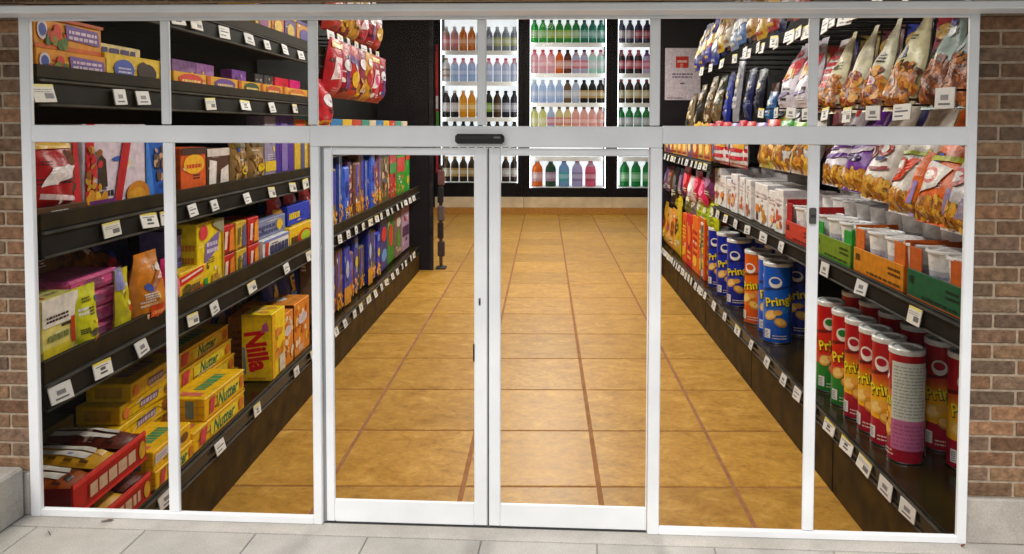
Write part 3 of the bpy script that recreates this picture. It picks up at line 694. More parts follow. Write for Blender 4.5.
bag('dim rose coloured bag at the back above the cracker box', 'L', -3.5, 4.85, zs + .1, .6, .5, .25, (110, 40, 54), [('q', [(0, .3), (1, .6), (1, .7), (0, .4)], (180, 70, 100))], group=G, lean=-.3)
y0, y1 = span(131, 163, -3.05, 300)
bag('orange rounded cookie bag with red label near the first mullion', 'L', -3.07, (y0 + y1) / 2, zs, y1 - y0, .56, .26, (206, 124, 20), [('e', .55, .62, .32, .07, (170, 100, 60), .5), ('e', .72, .78, .12, .06, (226, 210, 200)), ('r', .25, .14, .75, .3, (222, 70, 30)), ('l', .3, .17, .7, .27, 1, (240, 160, 90)), ('r', .02, .08, .2, .2, (220, 190, 150))], top=.7, group=G)
y0, y1 = span(164, 176, -3.06, 300)
bag('magenta biscuit bag half hidden by the first mullion', 'L', -3.07, (y0 + y1) / 2, zs, .25, .46, .14, (190, 30, 100), [('r', .2, .3, .8, .6, (226, 120, 150))], group=G, nu=8)
y0, y1 = span(176, 204, -3.05, 300)
carton('yellow tray with red wavy banner and green dot in front of the lavender box', 'L', -3.02, y0, y1, zs - .02, .32, .14, (232, 190, 30), [('q', [(0, .66), (.85, .82), (.85, 1), (0, .9)], (216, 30, 34)), ('q', [(.05, .76), (.8, .90), (.8, .95), (.05, .82)], (240, 226, 216)), ('q', [(0, .2), (.8, .44), (.8, .52), (0, .3)], (200, 40, 30)), ('l', .1, .44, .7, .62, 1, (110, 90, 40), .9), ('r', .86, .3, 1, .6, (40, 150, 60)), ('e', .3, .1, .2, .12, (50, 110, 180)), ('e', .65, .12, .1, .1, (206, 60, 40))], group=G)
y0, y1 = span(174, 194, -3.16, 260)
carton('pale lavender box standing behind the red bannered tray', 'L', -3.2, y0, y1, zs, .62, .25, (150, 140, 206), [('r', 0, .7, 1, .72, (120, 110, 180)), ('r', 0, .5, 1, .52, (120, 110, 180)), ('r', 0, .92, 1, 1, (60, 60, 80))], E=[('r', 0, 0, 1, 1, (120, 112, 170))], group=G)
y0, y1 = span(195, 221, -3.08, 260)
carton('tall yellow cookie box with slanted lilac name panel and rounded print', 'L', -3.06, y0, y1, zs, .66, .2, (234, 206, 20), [('q', [(.24, .42), (.76, .58), (.86, .84), (.3, .70)], (126, 104, 170)), ('l', .34, .56, .78, .74, 2, (214, 206, 226), .6), ('e', .22, .86, .16, .1, (214, 60, 70)), ('f', .5, .04, .95, .28, 22, .035, [(206, 160, 50), (176, 120, 30), (232, 196, 90)]), ('r', .94, 0, 1, 1, (190, 150, 20)), ('q', [(.55, .93), (1, .78), (1, 1), (.6, 1)], (150, 150, 120))], E=[('l', .1, .3, .9, .8, 3, (206, 130, 30))], group=G)
for r in range(2):
    for c in range(3):
        xa = (223, 237, 249)[c]; xb = (236, 248, 260)[c]
        y0, y1 = span(xa, xb, -3.05, 250)
        base, nm, ac = [((190, 30, 26), 'red', (226, 130, 40)), ((206, 170, 40), 'mustard', (90, 90, 130)), ((196, 34, 30), 'red and amber', (230, 150, 40))][c]
        carton('small %s cracker box, %s layer of the two by three block' % (nm, 'lower' if r == 0 else 'upper'), 'L', -3.06, y0 + .006, y1 - .006, zs + r * .285, .28, .3, base, [('q', [(.5, .05), (.95, .1), (.9, .9), (.6, .8)], ac), ('q', [(.12, .2), (.3, .2), (.44, .8), (.2, .8)], (230, 206, 190) if c != 1 else (120, 100, 60)), ('l', .1, .05, .9, .15, 1, (100, 40, 30))], group='cracker boxes in the block on the third left shelf')
y0, y1 = span(262, 288, -3.05, 240)
carton('long white biscuit box with dark blue lettering lying flat', 'L', -3.04, y0, y1, zs, .28, .35, (226, 226, 226), [('l', .25, .2, .95, .8, 1, (60, 60, 100), .85), ('q', [(.05, .1), (.15, .1), (.2, .9), (.08, .9)], (206, 50, 40)), ('r', 0, .9, 1, 1, (120, 140, 206))], T=[('l', .1, .2, .9, .8, 2, (110, 130, 200))], group=G)
y0, y1 = span(289, 313, -3.05, 240)
carton('yellow biscuit box with lime burst and red swirl lying flat', 'L', -3.04, y0, y1, zs, .30, .35, (232, 190, 24), [('e', .6, .45, .3, .34, (206, 40, 30)), ('e', .62, .5, .2, .22, (170, 200, 40)), ('l', .05, .3, .3, .7, 1, (90, 60, 30), .8)], group=G)
y0, y1 = span(256, 290, -3.06, 225)
carton('grey blue biscuit carton with faint print lying on the white box', 'L', -3.1, y0, y1 - .05, zs + .285, .2, .35, (126, 134, 170), [('l', .1, .2, .9, .8, 2, (70, 80, 130), .6), ('e', .8, .5, .1, .3, (226, 190, 40))], group=G)
y0, y1 = span(291, 313, -3.06, 225)
carton('royal blue biscuit carton lying on the yellow box', 'L', -3.1, y0, y1, zs + .31, .24, .35, (34, 60, 190), [('l', .05, .3, .5, .7, 1, (226, 200, 60), .8)], group=G)
for k, (xa, xb) in enumerate(((270, 284), (286, 299), (301, 313))):
    y0, y1 = span(xa, xb, -3.2, 210)
    bag('round red candy bag with gold band, %s of three behind the blue cartons' % ['nearest', 'middle', 'farthest'][k], 'L', -3.25, (y0 + y1) / 2, zs + .3, .4, .42, .2, (180, 30, 30), [('r', .1, .42, .9, .56, (216, 160, 50)), ('e', .5, .3, .3, .1, (110, 20, 30))], group=G, nu=10, nv=12)
# base shelf
zs = ZRAIL[0] + .10
G = 'red trays of cookies on the lowest left shelf'
def red_tray(label, X, Y0, Y1, z, h, d, seed):
    t = tag(empty('cookie_tray', (X, (Y0 + Y1) / 2, z), (0, 0, R(90))), label, 'tray', G)
    w = Y1 - Y0; mb = MB(); rc = lin((176, 16, 22)); dk = lin((110, 10, 16))
    mb.box(-w / 2, w / 2, 0, d, 0, .012, dk); mb.box(-w / 2, w / 2, 0, .014, .013, h, rc, .003); mb.box(-w / 2, w / 2, d - .014, d, .013, h, dk, .003)
    mb.box(-w / 2, -w / 2 + .014, .0145, d - .0145, .013, h * .9, dk, .003); mb.box(w / 2 - .014, w / 2, .0145, d - .0145, .013, h * .9, rc, .003)
    Surf(mb, lambda s, t_, o: (-w / 2 + s * w, -o, t_ * h), w, h).run([('r', 0, .86, 1, 1, (224, 60, 56)), ('r', 0, 0, 1, .10, (214, 44, 44)), ('q', [(.18, .22), (.86, .22), (.86, .72), (.18, .72)], (150, 20, 24)), ('l', .2, .26, .84, .70, 1, (206, 176, 150), .9), ('e', .93, .45, .05, .3, (206, 160, 40))], random.Random(seed))
    mb.build('tray', M['card'], t)
    rnd = random.Random(seed)
    for k in range(3):
        pk = bag_mesh('cookie_pack', w / 3.1, d * .9, .12, [(150, 70, 20), (206, 150, 30), (96, 40, 24)][k], [('q', [(.2, .15), (.42, .12), (.42, .88), (.2, .85)], (226, 218, 206)), ('q', [(.52, .12), (.72, .15), (.72, .85), (.52, .88)], (222, 212, 200)), ('l', .05, .1, .16, .9, 5, (60, 24, 16))], nu=10, nv=10, wr=.012)
        o = bpy.data.objects.new('cookie_pack', pk); COL.objects.link(o); o.parent = t
        o.location = (-w / 2 + w / 6 + k * w / 3.05, d * .05, h * .80 + .012 * k); o.rotation_euler = (R(-90 + 6), R(rnd.uniform(-3, 3)), R(rnd.uniform(-3, 3)))
    return t
y0, y1 = 4.62, span(84, 149, -2.99, 460)[1]
red_tray('red cookie tray, lower of the two stacked by the left window', -2.98, y0 + .02, y1, zs, .20, .75, 3)
red_tray('red cookie tray with brown and white packs, on top of the other red tray', -3.0, y0, y1 - .02, zs + .30, .22, .75, 5)
G = 'yellow wafer boxes on the lowest left shelf'
def nutF(): return [('q', [(.30, .22), (.84, .22), (.84, .80), (.30, .80)], (236, 214, 60)), ('t', 'Nutter', .57, .5, .62, (34, 110, 70), {'weight': .03, 'shear': .25, 'wmax': .5}), ('q', [(.10, .18), (.20, .18), (.24, .86), (.12, .86)], (210, 70, 80)), ('e', .92, .5, .05, .3, (206, 120, 40)), ('r', 0, 0, 1, .06, (206, 150, 20)), ('r', 0, .95, 1, 1, (250, 226, 90))]
nutE = [('r', 0, .28, 1, .32, (200, 150, 30)), ('r', 0, .62, 1, .66, (200, 150, 30)), ('r', .2, 0, .23, 1, (206, 160, 40)), ('r', .5, .1, .72, .9, (110, 140, 130)), ('r', .8, 0, .83, 1, (206, 160, 40))]
nutT = [('l', .28, .3, .8, .7, 1, (80, 150, 90), .8), ('q', [(.08, .2), (.18, .2), (.2, .8), (.1, .8)], (216, 110, 90))]
yb0, yb1 = span(205, 243, -3.0, 400)
NY = (238, 186, 14)
carton('yellow wafer box with green lettering, bottom of the front stack of two', 'L', -2.99, yb0 - .25, yb1, zs, .19, .34, NY, nutF(), nutE, nutT, group=G)
carton('yellow wafer box with green lettering, top of the front stack of two', 'L', -3.0, yb0, yb1 + .01, zs + .195, .20, .34, NY, nutF(), nutE, nutT, group=G, yaw=-.015)
y0, y1 = span(152, 200, -3.0, 460)
carton('yellow wafer box with green lettering lying beneath the white labelled box', 'L', -2.985, y0 + .02, yb0 - .27, zs, .15, .34, NY, nutF(), nutE, nutT, group=G)
carton('yellow wafer box with white label panel next to the red trays', 'L', -2.99, y0, yb0 - .29, zs + .153, .16, .34, NY, [('q', [(.02, .35), (.35, .42), (.38, .85), (.04, .8)], (214, 206, 210)), ('l', .06, .5, .32, .76, 2, (170, 160, 170)), ('q', [(.42, .15), (.6, .2), (.66, .8), (.5, .75)], (216, 90, 40)), ('e', .8, .5, .1, .24, (120, 80, 30))], nutE, nutT, group=G, lean=.0)
yr = span(181, 238, -3.36, 360)
for k in range(4):
    carton('yellow wafer box with green lettering, %s from the bottom in the rear stack of four' % ORD[k], 'L', -3.37 - .015 * k, yr[0] - .05 + .03 * (k % 2), yr[1] - .04 * k, zs + k * .17, .166, .36, NY, nutF(), nutE, nutT + [('r', .0, .0, 1, .04, (200, 150, 20))], group=G)
ya = span(92, 166, -3.37, 400)
for k in range(5):
    carton('yellow cookie box with mauve lettering, %s from the bottom of its pile' % ORD[k], 'L', -3.36 + .012 * k, ya[0] + .1 * k, yr[0] - .1 - .05 * (k % 2), zs + k * .15, .146, .36, (224, 184, 18), [('t', 'Nutter', .5, .5, .34, (104, 76, 120), {'weight': .02, 'shear': .25, 'wmax': .34}) if k == 9 else ('q', [(.3, .3), (.6, .3), (.62, .7), (.32, .7)], (110, 84, 120)), ('l', .31, .36, .6, .66, 1, (190, 176, 190), .8), ('e', .08, .5, .05, .3, (214, 120, 60)), ('e', .82, .45, .10, .38, (150, 90, 30)), ('e', .88, .5, .07, .3, (196, 130, 50))], [('r', .2, .2, .8, .8, (190, 150, 40))], [('l', .2, .3, .8, .7, 1, (140, 110, 90), .8)], group='yellow cookie boxes piled behind the red trays', yaw=(.03, -.02, .04, -.03, .02)[k])
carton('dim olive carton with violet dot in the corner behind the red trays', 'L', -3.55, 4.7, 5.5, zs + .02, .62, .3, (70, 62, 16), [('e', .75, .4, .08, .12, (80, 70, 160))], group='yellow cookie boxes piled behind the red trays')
yn0, yn1 = 8.04, 8.47
carton('yellow wafer box with red lettering running down its near end', 'L', -3.0, yn0, yn1, zs, .74, .33, (240, 206, 22), F=[('f', .2, .3, .9, .75, 14, .05, [(216, 140, 40), (190, 110, 30)]), ('r', 0, 0, .2, 1, (222, 170, 20)), ('r', .5, .05, .9, .3, (206, 200, 190))], E=[('t', 'Nilla', .52, .45, .32, (206, 18, 34), {'rot': R(-82), 'weight': .045, 'wmax': .6}), ('q', [(.66, .72), (.92, .76), (.86, .90), (.7, .84)], (196, 90, 150)), ('q', [(.06, .12), (.16, .1), (.12, .5), (.04, .52)], (110, 140, 170)), ('r', 0, .96, 1, 1, (206, 170, 30)), ('r', .2, .03, .8, .06, (206, 150, 30))], T=[('f', .2, .2, .8, .8, 10, .05, [(232, 200, 120), (216, 150, 60)])], group=None)
for k, (xa, xb, ww) in enumerate(((283.5, 295, 0), (296, 311, 1))):
    y0, y1 = span(xa, xb, -3.0, 340)
    carton('tall orange snack box with peanut spots, %s' % ('next to the yellow red lettered box' if k == 0 else 'farther one beside the blue bags'), 'L', -3.02, y0, y1, zs, .62 + .03 * k, .62, (222, 134, 36), [('f', .1, .1, .9, .9, 26, .05, [(240, 190, 110), (190, 96, 24), (230, 210, 180), (206, 110, 30)]), ('e', .5, .66, .3, .1, (206, 196, 206))], [('r', .72, 0, 1, 1, (84, 34, 22)), ('l', .1, .2, .6, .8, 5, (190, 100, 30))], [('l', .1, .1, .9, .9, 4, (200, 130, 60)), ('e', .5, .5, .2, .2, (206, 200, 190))], group='orange peanut boxes on the lowest left shelf')
for k, (xa, xb) in enumerate(((265, 279), (281, 296), (298, 312))):
    y0, y1 = span(xa, xb, -3.42, 290)
    bag('dark blue snack bag with yellow figure and light blue foot, %s of three' % ['nearest', 'middle', 'farthest'][k], 'L', -3.46, (y0 + y1) / 2, zs + .27, y1 - y0, .80, .22, (22, 44, 130), [('r', .05, .06, .95, .40, (36, 130, 210)), ('l', .1, .12, .9, .2, 1, (30, 60, 160)), ('e', .5, .52, .12, .09, (216, 186, 50)), ('e', .5, .63, .07, .05, (226, 200, 90)), ('q', [(.3, .42), (.7, .42), (.56, .5), (.44, .5)], (206, 170, 40)), ('e', .5, .8, .3, .05, (60, 90, 180))], group='blue snack bags above the peanut boxes')
mb = MB(); mb.box(-.0, .03, -1.0, 1.0, 0, .5, DARK)
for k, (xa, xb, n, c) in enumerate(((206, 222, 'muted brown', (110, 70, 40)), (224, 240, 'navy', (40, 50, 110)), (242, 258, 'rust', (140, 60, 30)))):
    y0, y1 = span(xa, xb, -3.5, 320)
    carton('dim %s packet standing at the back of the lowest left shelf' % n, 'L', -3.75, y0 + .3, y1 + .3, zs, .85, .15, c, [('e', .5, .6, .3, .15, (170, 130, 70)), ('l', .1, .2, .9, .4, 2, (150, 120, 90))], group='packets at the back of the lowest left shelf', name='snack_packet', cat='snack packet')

# far bay of the left rack: bags seen through the left door
zs = ZRAIL[0] + .12
GA = [(40, 60, 190), (206, 150, 30), (110, 80, 60), (226, 176, 40)]
def hoard(label_fmt, side, X, xs, py, z, hs, seed, kinds, group, depth=.3):
    rnd = random.Random(seed)
    for k in range(len(xs) - 1):
        y0, y1 = span(xs[k], xs[k + 1], X, py); nm, base, ops = kinds[k % len(kinds)]
        base = tuple(v * rnd.uniform(.8, 1.1) for v in base)
        carton(label_fmt % (nm, ORD[k]), side, X - rnd.uniform(0, .06), y0 + .015, y1 - .015, z, hs[k % len(hs)] * rnd.uniform(.92, 1.04), depth, base, ops, group=group, name='snack_packet', cat='snack packet', mat='film', bev=.03, yaw=rnd.uniform(-.06, .06))
gold = lambda n=22: ('f', .1, .04, .9, .3, n, .035, [(226, 156, 30), (206, 120, 24), (240, 190, 80)])
kA = [('tan and blue', (128, 98, 70), [('r', .3, .35, .6, .95, (44, 60, 190)), gold(), ('e', .5, .7, .2, .1, (110, 110, 206))]),
      ('royal blue', (30, 46, 180), [gold(), ('r', .2, .8, .8, .95, (90, 130, 220)), ('e', .5, .55, .3, .1, (206, 190, 60))]),
      ('brown and violet', (110, 78, 60), [('q', [(.2, .3), (.5, .4), (.5, .95), (.3, .95)], (90, 70, 190)), gold()]),
      ('blue and gold', (34, 50, 170), [('r', 0, .0, 1, .3, (206, 140, 30)), ('e', .5, .6, .25, .15, (170, 190, 230))])]
hoard('%s snack packet, %s from the front, lowest shelf inside left door', 'L', -3.08, [323, 331, 338, 345, 351, 357, 362.5, 368, 373, 377, 380.5], 290, zs, [.98, .72, 1.02, .9, .8], 5, kA, 'snack bags on the lowest shelf behind the left door')
kA2 = [('navy and red', (40, 40, 130), [('e', .5, .3, .35, .12, (90, 150, 220)), ('e', .5, .7, .35, .14, (206, 40, 50))]), ('leaf green', (50, 130, 40), [('e', .5, .5, .3, .2, (206, 60, 50))]), ('grey mixed', (120, 110, 100), [('e', .5, .4, .3, .2, (90, 140, 50)), ('e', .5, .75, .3, .1, (206, 200, 190))]), ('silver', (170, 166, 170), [('r', .1, .3, .9, .5, (90, 60, 90))])]
hoard('%s packet, %s in the farthest cluster on the lowest left shelf', 'L', -3.08, [380.5, 389, 397, 404, 411], 270, zs, [1.1, 1.2, 1.05], 6, kA2, 'snack bags at the far end of the lowest left shelf')
zs = ZRAIL[1] + .12
kB = [('tan and violet', (136, 104, 84), [('q', [(.15, .4), (.35, .4), (.5, .95), (.2, .95)], (92, 80, 200)), gold(26)]),
      ('tan and royal blue', (140, 108, 80), [('r', .4, .4, .8, .95, (50, 50, 190)), gold(26)]),
      ('blue striped', (40, 60, 180), [('r', .2, .2, .4, .95, (150, 170, 230)), gold(18)]),
      ('light blue', (60, 110, 200), [('e', .5, .6, .3, .15, (30, 40, 140)), gold(16)]),
      ('purple mottled', (110, 70, 130), [('f', .1, .3, .9, .9, 24, .05, [(206, 120, 50), (150, 60, 60), (210, 190, 160)]), gold(16)])]
hoard('%s chip packet, %s from the front, middle shelf inside left door', 'L', -3.08, [323, 331, 338, 344.5, 350, 355.5, 361, 366, 371, 376, 380, 383.5], 200, zs, [1.08, .95, 1.1, .85, 1.02, .98], 7, kB, 'chip bags on the middle shelf behind the left door')
kB2 = [('brown mottled', (120, 84, 60), [('f', .1, .1, .9, .9, 24, .06, [(206, 140, 60), (90, 50, 40), (206, 190, 160)])]), ('red topped', (160, 60, 40), [('r', 0, .5, 1, .7, (60, 140, 50)), gold(12)]), ('green and red', (70, 140, 50), [('r', 0, .6, 1, .95, (200, 60, 50)), gold(10)]), ('bright green', (60, 150, 60), [('r', 0, .75, 1, .95, (206, 80, 50)), ('e', .5, .3, .3, .1, (216, 190, 60))])]
hoard('%s packet, %s in the farthest cluster on the middle left shelf', 'L', -3.08, [383.5, 391, 398, 405, 411], 190, zs, [1.05, 1.1, .95], 8, kB2, 'packets at the far end of the middle left shelf')
zs = 1.96
G = 'small colourful cartons on the narrow top shelf of the far left bay'
xs = [330, 342, 352, 361, 369, 376, 383, 389, 395, 401, 407]
for k in range(len(xs) - 1):
    y0, y1 = span(xs[k], xs[k + 1], -3.06, 124); c, n = [((40, 120, 180), 'blue'), ((216, 180, 40), 'yellow'), ((190, 60, 40), 'red'), ((60, 140, 120), 'teal'), ((206, 190, 160), 'cream')][k % 5]
    carton('small %s carton, %s from the front on the narrow shelf beneath the hanging red bags' % (n, ORD[k]), 'L', -3.05, y0 + .02, y1 - .02, zs, .36, .3, c, [('e', .5, .5, .3, .25, (230, 220, 190)), ('l', .1, .1, .9, .25, 1, (60, 40, 40))], group=G, name='snack_carton')
# hanging bags high in the far left bay
def peg(root, x0, x1, y, z):
    mb = MB(); mb.tube([(x0, y, z), (x1, y, z)], .012, lin((70, 70, 72))); return mb.build('peg_hook', M['metal'], root)
kC = [('red and white', (186, 24, 40), [('q', [(.1, .3), (.5, .35), (.8, .7), (.3, .7)], (232, 214, 216)), ('e', .5, .5, .25, .12, (206, 60, 120)), ('r', .1, .85, .9, .95, (226, 180, 60))]),
      ('crimson', (170, 20, 46), [('q', [(.3, .2), (.6, .2), (.7, .8), (.5, .8)], (110, 40, 110)), ('e', .5, .62, .3, .1, (226, 226, 230))]),
      ('red and gold', (190, 50, 34), [('e', .5, .4, .3, .16, (226, 180, 40)), ('q', [(.1, .7), (.9, .6), (.9, .75), (.1, .85)], (96, 40, 120))]),
      ('wine and yellow', (140, 30, 60), [('f', .1, .1, .9, .5, 18, .06, [(226, 180, 40), (206, 140, 40)]), ('e', .5, .72, .3, .1, (230, 220, 220))]),
      ('golden', (206, 150, 40), [('e', .5, .5, .3, .2, (180, 40, 40)), ('e', .5, .8, .25, .08, (230, 225, 220))])]
for r, (z, h) in enumerate(((2.62, .80), (3.52, .72))):
    xs = [322, 332, 341, 349, 357, 364, 371] if r == 0 else [324, 335, 344, 353, 361, 368]
    for k, x in enumerate(xs):
        Y = hitX(x, 80, -3.0).y; nm, base, ops = kC[(k + 2 * r) % 5]
        bag('%s candy bag, %s from the front, %s hanging row far left' % (nm, ORD[k], 'lower' if r == 0 else 'upper'), 'L', -3.0, Y + .2, z, .66, h, .30, base, ops, group='red candy bags hanging on the far left pegs', lean=.18, nu=10, nv=12)
        peg(lr, -3.9, -2.95, Y + .2, z + h + .02); add_tag(lr, -2.92, Y + .15, z + h + .03, 'L', 1.1, .1)
bag('red bag with blue letters hanging low at the near end of the far left pegs', 'L', -2.98, 9.95, 2.22, .55, .62, .22, (196, 30, 44), [('e', .5, .55, .34, .14, (232, 226, 230)), ('l', .3, .5, .7, .6, 1, (50, 60, 150)), ('r', 0, .0, 1, .12, (226, 150, 40))], group='red candy bags hanging on the far left pegs')

# ===== right rack: crisp canisters on the base shelf
CZ = -.615 + .094
CR, CH = .17, 1.0
def canister(label, X, Y, pal, facing=0, group=None, back=False):
    CR, CH = (.135, .94) if pal in (PRED, PYEL) else (.178, 1.02)
    t = tag(empty('crisp_canister', (X, Y, CZ), (0, 0, R(-90) + facing)), label, 'crisp canister', group)
    r = CR; mb = MB(); seg = 40; rnd = nrnd()
    top, mid, bot, chip = pal
    hs = [0, .025, .34, .60, 1.0]; hs = [q * (CH - .06) + .012 for q in hs]
    hb = CH - .06
    def mixc(a, b, k): return tuple(a[i] * (1 - k) + b[i] * k for i in range(3))
    def band(v):        # the printed colour bands run into each other
        if v < bandz - .02: return lin(bot)
        if v < bandz + .28: return lin(mid)
        return lin(mixc(mid, top, min(1, (v - bandz - .28) / .2)))
    bandz = .38 if bot == PRED[2] else .26
    mb.grid(lambda u, v: (r * math.sin(u * 6.28318), -r * math.cos(u * 6.28318), .012 + v * hb), seg, 40, lambda u, v: band(v))
    S = Surf(mb, lambda s, tt, o: ((r + o) * math.sin((s - .5) * 6.28318), -(r + o) * math.cos((s - .5) * 6.28318), .012 + tt * hb), 6.28318 * r, hb, 8, .0018)
    def panel(c):      # one printed face, centred at s = c
        d = .115
        S.run([('e', c - .01, .80, .075, .075, (236, 232, 226)), ('e', c - .01, .815, .052, .04, bot),
               ('t', 'Pringles', c + .09, .545, .165, (30, 26, 20), {'weight': .06, 'rot': .2, 'wmax': .46}),
               ('t', 'Pringles', c + .09, .55, .155, (244, 222, 30), {'weight': .025, 'rot': .2, 'wmax': .452}),
               ('e', c - .06, .36, .075, .062, chip, .5), ('e', c - .055, .368, .06, .046, (250, 214, 130), .5), ('e', c + .055, .27, .075, .058, (206, 140, 50), -.4), ('e', c + .05, .28, .058, .04, (244, 196, 96), -.4), ('e', c + .02, .40, .05, .036, (232, 170, 70), .1),
               ('r', c - .13, .05, c - .055, .17, (232, 232, 232)), ('l', c - .122, .065, c - .063, .16, 5, (40, 40, 60), .45), ('l', c - .03, .05, c + .14, .12, 2, (230, 220, 200), .35)], rnd)
    S.run([('q', [(q - .22, .30), (q + .2, .42), (q + .2, .50), (q - .22, .40)], tuple(min(255, v * .8 + 40) for v in mid)) for q in (0, .5)] + [('q', [(q - .2, .66), (q + .22, .74), (q + .22, .77), (q - .2, .70)], tuple(v * .6 for v in top)) for q in (0, .5)], rnd)
    if back: panel(.22); panel(.8)
    else: panel(.5); panel(.0)
    if back:
        c = .5
        S.run([('r', c - .16, .40, c + .14, .94, (214, 218, 210)), ('l', c - .14, .43, c + .12, .92, 16, (160, 168, 164), .38), ('r', c - .16, .12, c + .14, .40, (196, 110, 156)), ('l', c - .14, .15, c + .12, .38, 6, (172, 86, 134), .4)], rnd)
    mb.build('can_body', M['can'], t)
    mb = MB(); sv = lin((206, 206, 208))
    mb.lathe([(r * .96, 0), (r + .004, .003), (r + .004, .012)], sv, seg); mb.lathe([(r + .003, CH - .048), (r + .005, CH - .042), (r + .005, CH - .03), (r - .004, CH - .024)], sv, seg)
    mb.build('metal_rim', M['metal'], t)
    mb = MB(); lc = lin((228, 230, 228))
    mb.lathe([(r + .007, CH - .045), (r + .0075, CH - .008), (r, CH), (r - .022, CH), (r - .03, CH - .012), (.001, CH - .012)], lc, seg)
    mb.build('lid', M['lid'], t)
    return t
PRED = ((190, 14, 24), (206, 34, 20), (30, 130, 48), (232, 170, 70))
PYEL = ((176, 16, 30), (240, 178, 20), (170, 12, 44), (240, 190, 90))
PBLU = ((16, 92, 206), (16, 100, 214), (14, 84, 190), (236, 180, 90))
PNAV = ((18, 40, 160), (20, 48, 176), (16, 36, 140), (226, 170, 80))
PORA = ((226, 96, 20), (232, 116, 26), (214, 84, 16), (244, 196, 100))
PTEA = ((16, 130, 120), (20, 140, 126), (14, 110, 104), (226, 176, 90))
G = 'crisp canisters on the lowest right shelf'
def canY(x): return hitX(x, 400, 3.0).y
cans = [(906, PYEL, 'red and yellow crisp canister turned to show its white nutrition panel, nearest in front row', 1.35, True),
        (888, PYEL, 'red and yellow crisp canister directly behind the one with the white panel', .75, False),
        (874, PYEL, 'red and yellow crisp canister third from the front, between yellow neighbours', .65, False),
        (859, PYEL, 'red and yellow crisp canister last of the yellow ones before the red green pair', .8, False),
        (845, PRED, 'red canister with green foot, nearer of the red green pair', 1.0, False),
        (829, PRED, 'red canister with green foot, farther of the pair and at the mullion', 1.2, False),
        (776, PBLU, 'bright blue crisp canister with yellow lettering in the front row', 1.15, False),
        (756, PORA, 'orange crisp canister between the bright blue and the navy canisters', .7, False),
        (737, PNAV, 'navy blue crisp canister nearest of the three navy ones in the front row', 1.0, False),
        (726, PNAV, 'navy blue crisp canister in the middle of the three in the front row', 1.15, False),
        (717, PNAV, 'navy blue crisp canister farthest of the three in the front row', 1.0, False),
        (709, PTEA, 'teal crisp canister behind the navy ones at the end of the row', 1.1, False)]
for x, pal, lab, fc, bk in cans: canister(lab, 3.0, canY(x), pal, fc, G, bk)
for x, pal, lab, fc in [(941, PYEL, 'red and yellow crisp canister with barcode standing right of the white panelled one', 1.0), (966, PYEL, 'red and yellow crisp canister cut off by the right jamb', 1.1)]:
    canister(lab, 3.42, hitX(x, 400, 3.42).y, pal, fc, G)
ys = hitX(941, 400, 3.42).y
for k in range(4): canister('red and yellow crisp canister in the second row, %s behind the barcode one' % ORD[k], 3.43, ys + .46 + k * .45, PYEL, 1.0, 'crisp canisters in the second row on the lowest right shelf')
yb = hitX(799, 380, 3.42).y
for k in range(5): canister('navy crisp canister in the second row, %s behind the right hand mullion' % ORD[k], 3.42, yb + k * .5, PNAV, 1.0, 'crisp canisters in the second row on the lowest right shelf')
for k in range(2): canister('bright blue crisp canister in the front row behind the bright blue one, %s' % ('nearer' if k == 0 else 'farther'), 3.02 + .04, canY(776) + .43 + k * .43 if k == 0 else canY(776) - .47, PBLU, 1.1, G) if k == 0 else None

# far part of the base shelf: red, orange and yellow packets
zs = CZ
kD = [('orange and red', (222, 84, 20), [('q', [(.1, .1), (.9, .2), (.9, .35), (.1, .3)], (240, 170, 40)), ('l', .15, .5, .85, .8, 4, (250, 200, 60), .5)]), ('orange', (232, 110, 26), [('l', .15, .3, .85, .8, 4, (190, 40, 20), .5), ('e', .5, .2, .3, .1, (240, 190, 60))]),
      ('scarlet', (206, 34, 36), [('e', .5, .6, .3, .2, (232, 120, 40)), ('l', .2, .15, .8, .35, 2, (240, 200, 90))]), ('amber', (226, 150, 50), [('e', .5, .6, .3, .2, (160, 70, 30)), ('l', .2, .2, .8, .4, 2, (250, 220, 120))])]
xs = [705.5, 699, 692.5, 687, 682.5]
for k in range(4):
    y0, y1 = span(xs[k], xs[k + 1], 2.85, 250); nm, b_, ops = kD[(k + 0) % 3]
    carton('tall %s snack carton, %s beyond the teal canister' % (nm, ORD[k]), 'R', 2.84, y0 + .02, y1 - .02, zs, 1.10 - .04 * k, .4, b_, ops, [('l', .1, .1, .9, .9, 5, (240, 180, 50))], group='tall cartons at the end of the lowest right shelf', name='snack_carton')
xs = [681, 677, 672, 668, 664, 660.5, 657]
for k in range(6):
    y0, y1 = span(xs[k], xs[k + 1], 2.85, 250)
    bag('upright %s packet, %s past the tall cartons' % (['lemon and brown', 'amber', 'pale orange', 'gold', 'tan', 'rust'][k], ORD[k]), 'R', 2.86, (y0 + y1) / 2, zs, (y1 - y0), [1.15, .95, .9, 1.0, .95, .9][k], .2, [(206, 176, 40), (222, 150, 50), (226, 170, 90), (214, 160, 40), (170, 120, 70), (180, 90, 40)][k], [('e', .5, .55, .3, .16, [(70, 44, 26), (160, 70, 20), (206, 90, 40), (150, 40, 40), (90, 60, 40), (230, 180, 90)][k]), ('l', .2, .2, .8, .35, 2, (240, 220, 150))], group='upright packets at the far end of the lowest right shelf', nu=10, nv=12)
